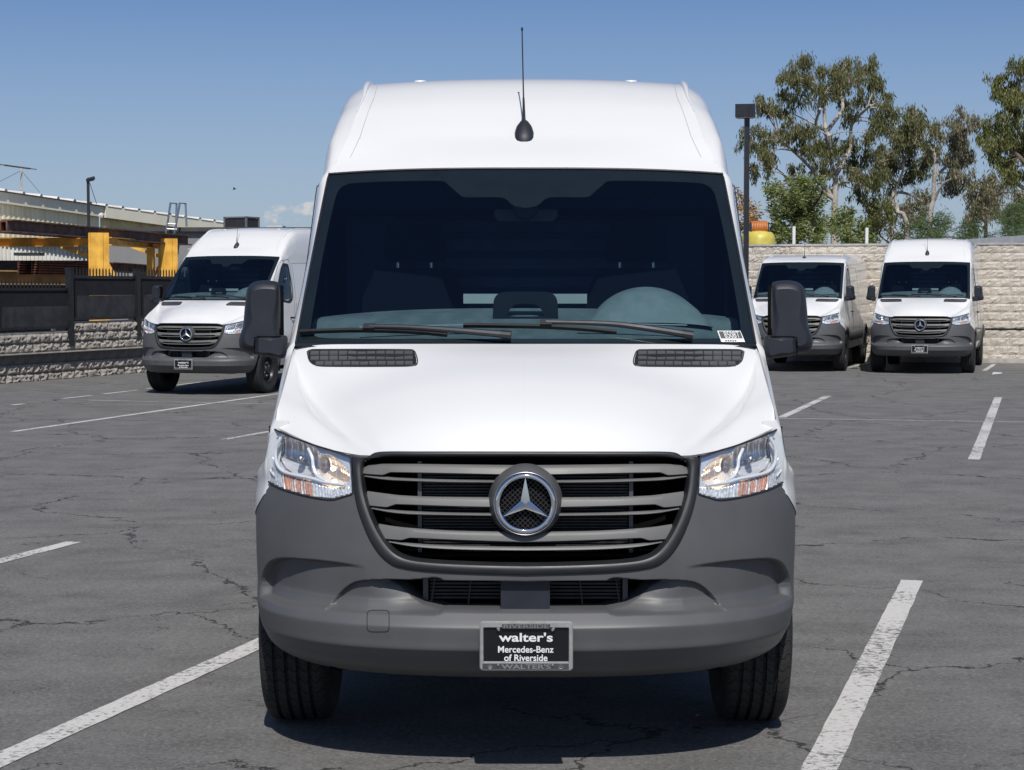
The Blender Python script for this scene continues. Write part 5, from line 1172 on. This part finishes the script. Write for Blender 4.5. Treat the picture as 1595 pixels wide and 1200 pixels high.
tree('eucalyptus_tree', 'tallest eucalyptus with pale forked trunk and drooping olive clumps', 62,
     [(430,125,58),(385,185,55),(350,215,42),(490,180,62),(560,150,40),(640,135,60),(700,110,45),(610,205,66),(670,215,60),(770,165,58),(815,130,40),(845,205,42),(775,250,55),(740,310,48),(560,235,60),(510,270,50),(440,240,58),(360,275,40),(420,320,48),(350,345,50),(255,335,52),(220,360,45),(280,370,40),(560,320,40),(650,270,48),(690,345,50),(660,410,42),(870,310,36),(820,365,52),(855,400,45),(150,470,40),(190,500,52),(140,545,42),(240,570,60),(215,625,50),(200,690,42),(290,625,52),(350,450,58),(330,490,45),(405,510,58),(430,560,45),(490,480,50),(470,600,60),(500,650,50),(545,690,42),(590,530,62),(550,575,48),(610,580,42),(740,500,52),(800,460,55),(860,450,60),(730,560,52),(790,610,62),(700,650,56),(740,720,62),(800,700,60),(850,740,64),(760,790,48),(590,770,36),(400,660,36)],
     [[(600,1075),(600,900),(606,760),(600,705)],[(600,705),(575,620),(548,500),(520,440),(500,380)],[(548,500),(600,430),(645,370),(650,300),(640,220)],[(602,720),(650,640),(690,560),(700,440),(760,360)],[(585,830),(530,740),(440,640),(380,580),(300,530)],[(590,830),(520,790),(430,740),(350,735)],[(560,520),(560,380),(580,250)],[(590,995),(500,960),(400,940)]], 1500, .24, .24, 1.25, 'leaf_euc', 'bark_pale', .19)

tree('eucalyptus_tree', 'broad eucalyptus with leaning white trunk between the two tall ones', 66,
     [(1000,395,55),(1050,415,55),(950,420,50),(1090,450,48),(985,460,62),(1040,480,60),(930,480,42),(1095,500,42),(900,530,55),(960,550,62),(1030,560,60),(880,600,52),(940,620,56),(1010,640,55),(1040,690,48),(990,720,50),(900,680,52),(860,560,40),(1060,640,40),(830,650,50),(880,760,48)],
     [[(965,1075),(975,970),(930,910),(885,850),(910,800)],[(930,910),(915,800),(945,680),(940,580)],[(885,850),(930,800),(1000,810),(1050,850)],[(945,680),(900,560),(960,480)],[(945,660),(1000,540),(1040,470)]], 1500, .25, .24, 1.1, 'leaf_euc', 'bark_pale', .16)
tree('eucalyptus_tree', 'slender eucalyptus with bare white trunk and narrow crown', 70,
     [(1225,415,45),(1260,440,50),(1200,470,42),(1290,480,40),(1240,500,52),(1170,520,36),(1280,540,48),(1160,575,45),(1210,570,52),(1250,610,60),(1290,620,40),(1200,640,50),(1260,690,58),(1210,710,48),(1290,730,48),(1250,770,50),(1110,610,36),(1090,560,30)],
     [[(1080,1075),(1095,930),(1112,850),(1116,720),(1125,640),(1100,550)],[(1116,720),(1170,680),(1230,600),(1240,480)],[(1112,850),(1150,760),(1220,720)],[(1125,640),(1110,590),(1060,560)]], 1450, .26, .24, 1.0, 'leaf_grey', 'bark_pale', .15)
tree('eucalyptus_tree', 'dark green eucalyptus cut by the right edge of the picture', 58,
     [(1540,170,52),(1590,160,60),(1470,195,42),(1500,240,48),(1560,250,62),(1460,260,40),(1480,300,48),(1540,320,50),(1600,330,60),(1480,360,46),(1540,400,50),(1440,440,52),(1490,450,58),(1550,460,60),(1610,450,60),(1400,500,52),(1450,520,60),(1510,530,60),(1370,560,48),(1420,590,55),(1580,560,60),(1440,650,48),(1470,700,42),(1550,640,46),(1600,680,60),(1540,720,50),(1640,560,80),(1660,300,80),(1650,420,80)],
     [[(1680,1075),(1670,900),(1640,750),(1610,560),(1600,420)],[(1640,750),(1560,640),(1500,560),(1450,480)],[(1610,560),(1560,420),(1540,300)],[(1650,820),(1560,760),(1500,740)]], 1700, .22, .26, 1.0, 'leaf_euc_green', 'bark_dark', .2)
tree('grey_tree', 'grey-brown loose tree below the dark eucalyptus at right', 72,
     [(1380,740,58),(1430,770,60),(1350,800,52),(1400,840,60),(1460,830,55),(1320,880,60),(1370,920,55),(1300,840,45),(1520,830,50),(1340,970,50),(1430,920,50),(1290,780,42),(1560,870,60)],
     [[(1380,1075),(1385,960),(1380,860),(1400,760)],[(1385,960),(1330,880),(1300,800)],[(1380,860),(1450,800),(1500,760)]], 1300, .24, .26, .8, 'leaf_grey', 'bark_dark', .12)
tree('leafy_tree', 'light green leafy tree behind the big eucalyptus trunk at left', 60,
     [(280,800,55),(330,780,58),(390,770,60),(450,800,62),(340,840,60),(410,850,66),(480,860,60),(300,880,60),(370,910,66),(450,920,66),(540,840,52),(520,920,60),(290,950,60),(350,990,66),(430,1000,66),(510,1000,62),(560,980,50),(260,1010,50),(400,1050,60),(300,1050,55),(500,1060,55),(420,720,40),(500,760,40)],
     [[(400,1075),(405,980),(410,880)],[(405,980),(340,880),(310,800)],[(405,960),(480,880),(520,800)]], 1250, .20, .42, 0, 'leaf_light', 'bark_dark', .12)
tree('leafy_shrub', 'light green rounded shrub right of the big eucalyptus trunk', 57,
     [(650,960,56),(700,940,50),(640,1020,60),(700,1010,60),(740,1060,50),(660,1065,55),(620,930,42),(690,880,40),(730,990,40)],
     [[(670,1075),(672,1020),(675,960)]], 1350, .18, .45, 0, 'leaf_light', 'bark_dark', .06, 'shrubs behind the block wall', cat='shrub')
tree('olive_tree', 'small dark olive tree hanging low between the eucalyptus trunks', 64,
     [(790,850,50),(830,880,52),(760,890,46),(800,930,56),(850,930,46),(770,970,46),(820,985,50),(800,1020,40),(860,860,36)],
     [[(790,1075),(800,1000),(805,920)],[(880,1060),(850,1020),(820,985)]], 1500, .2, .28, 1.0, 'leaf_euc_green', 'bark_dark', .07)
tree('grey_tree', 'small grey-green tree behind the leaning eucalyptus trunk', 78,
     [(960,880,46),(1010,860,50),(1050,830,46),(940,950,46),(920,1010,46),(1000,930,46),(1060,890,40),(960,1040,40),(1090,820,36)],
     [[(960,1075),(965,1000),(985,900)]], 1250, .24, .28, .6, 'leaf_grey', 'bark_dark', .1)
tree('pine_shrub', 'dark green pine bush below the slender white trunk', 56,
     [(1010,1010,55),(1060,980,55),(1110,970,58),(1170,960,58),(1220,950,55),(1260,980,52),(1030,1060,60),(1100,1040,62),(1180,1030,62),(1250,1040,58),(1290,1060,46),(980,1060,42)],
     [[(1130,1075),(1132,1030),(1130,980)]], 1700, .20, .16, 0, 'leaf_pine', 'bark_dark', .08, 'shrubs behind the block wall', cat='shrub')
tree('pine_shrub', 'bright green pine bush at the right edge above the canopy', 54,
     [(1440,960,48),(1490,920,56),(1550,890,60),(1600,880,60),(1470,1000,52),(1530,970,62),(1590,960,62),(1430,1020,42),(1500,1030,52),(1570,1030,58),(1640,930,60)],
     [[(1540,1075),(1542,1000),(1545,920)]], 1800, .19, .16, 0, 'leaf_pine', 'bark_dark', .09, 'shrubs behind the block wall', cat='shrub')
tree('autumn_tree', 'sparse orange-leaved tree left of the lamp post pole', 60,
     [(110,820,42),(150,850,46),(90,870,42),(180,900,46),(130,910,46),(200,930,38),(160,960,46),(100,960,42),(190,990,36),(120,1010,42)],
     [[(140,1075),(140,980),(140,900)],[(140,980),(190,900)]], 620, .19, .42, 0, 'leaf_orange', 'bark_dark', .07)

# ---------------------------------------------------------------- the vans
van, wb, body = build_van(True, 'cargo_van')
low = copy_tree(van); left = copy_tree(van); right = copy_tree(van)
unlit = {}
for r in (low, left, right):                            # parked with their lamps off
    for h in r.children:
        for b in h.children:
            if b.name.split('.')[0] == 'bulb':
                if b.data.name not in unlit:
                    m_ = b.data.copy(); m_.materials.clear(); m_.materials.append(MATS['bulb_glass']); unlit[b.data.name] = m_
                b.data = unlit[b.data.name]
# low-roof sister: same front, its own shell
for c in list(low.children):
    if c.name.split('.')[0] in ('body_side', 'roof', 'roof_rail', 'roof_seam', 'roof_fixing_cap', 'rear_door', 'side_window', 'door_seam', 'waist_crease', 'door_handle', 'side_cladding', 'wheel_arch_trim', 'antenna'):
        for g in list(c.children): bpy.data.objects.remove(g)
        bpy.data.objects.remove(c)
_b, _r, cz_l, _z, _g = build_shell(low, False)
def low_antenna():
    an = empty('antenna', (0, 0, 0), 0, low); p = Vector((0, 2.0, float(cz_l(2.0))))
    mb = MB(); mb.lathe([(.042, -.02), (.036, .015), (.02, .03), (0, .034)], 16, 'z', p); mb.build('antenna_base', 'mirror_plastic', an, True)
    mb = MB(); mb.tube([p+Vector((0, 0, .02)), p+Vector((0, .03, .15)), p+Vector((0, .08, .42))], [.009, .005, .003], 8); mb.build('antenna_mast', 'black_plastic', an, True)
low_antenna()
van.location = VAN_LOC; van.rotation_euler = (0, 0, VAN_RZ)
tag(van, 'large white high-roof cargo van in the foreground facing the camera', 'van', 'white cargo vans in the lot')
def park(o, p, rz, label): o.location = p; o.rotation_euler = (0, 0, rz); tag(o, label, 'van', 'white cargo vans in the lot')
pl_ = lambda px, Y: Vector(((px-797.5)/FPX*Y, Y, 0))
park(left, pl_(286, 28.35), -TH, 'white high-roof van parked by the black fence at left')
park(right, F_far, -TH, 'white high-roof van parked at the block wall on the right')
park(low, pl_(1231, 36.1), -TH, 'white low-roof van behind the big door mirror on the right')
# stock sticker on the foreground windshield
mat('sticker_white', (.80, .80, .78), .5); mat('sticker_grey', (.10, .10, .10), .5)
stk = empty('stock_sticker', (0, 0, 0), 0, van)
def on_glass(px, py, l): p = cast(wb, px, py, l); return p
c4 = [(1117, 516), (1153, 516), (1160.5, 533.5), (1123.5, 533.5)]
P = [on_glass(x, y, .002) for x, y in c4]; mesh('sticker_sheet', P, [(0, 1, 2, 3)], 'sticker_white', stk, False)
P = [on_glass(x, y, .0028) for x, y in ((1119, 517.2), (1152.4, 517.2), (1156.6, 528), (1123, 528))]; mesh('sticker_band', P, [(0, 1, 2, 3)], 'sticker_grey', stk, False)
o_, x_, y_ = on_glass(1129.5, 527.6, .0036), on_glass(1153.5, 527.6, .0036), on_glass(1125.6, 517.6, .0036)
t = text_mesh('sticker_lettering', '8508T', .02, 'sticker_white', stk, (0, 0, 0), 1., 0., 0, 1., .0)
for v in t.data.vertices: a, b = v.co.x+.5, v.co.y; v.co = o_+(x_-o_)*a+(y_-o_)*b
t.rotation_euler = (0, 0, 0)
for k in range(5):
    x = 1129+k*3.7; P = [on_glass(a, b, .003) for a, b in ((x, 530.8), (x+2.6, 530.8), (x+3.3, 532.6), (x+.7, 532.6))]; mesh('sticker_mark', P, [(0, 1, 2, 3)], 'sticker_grey', stk, False)
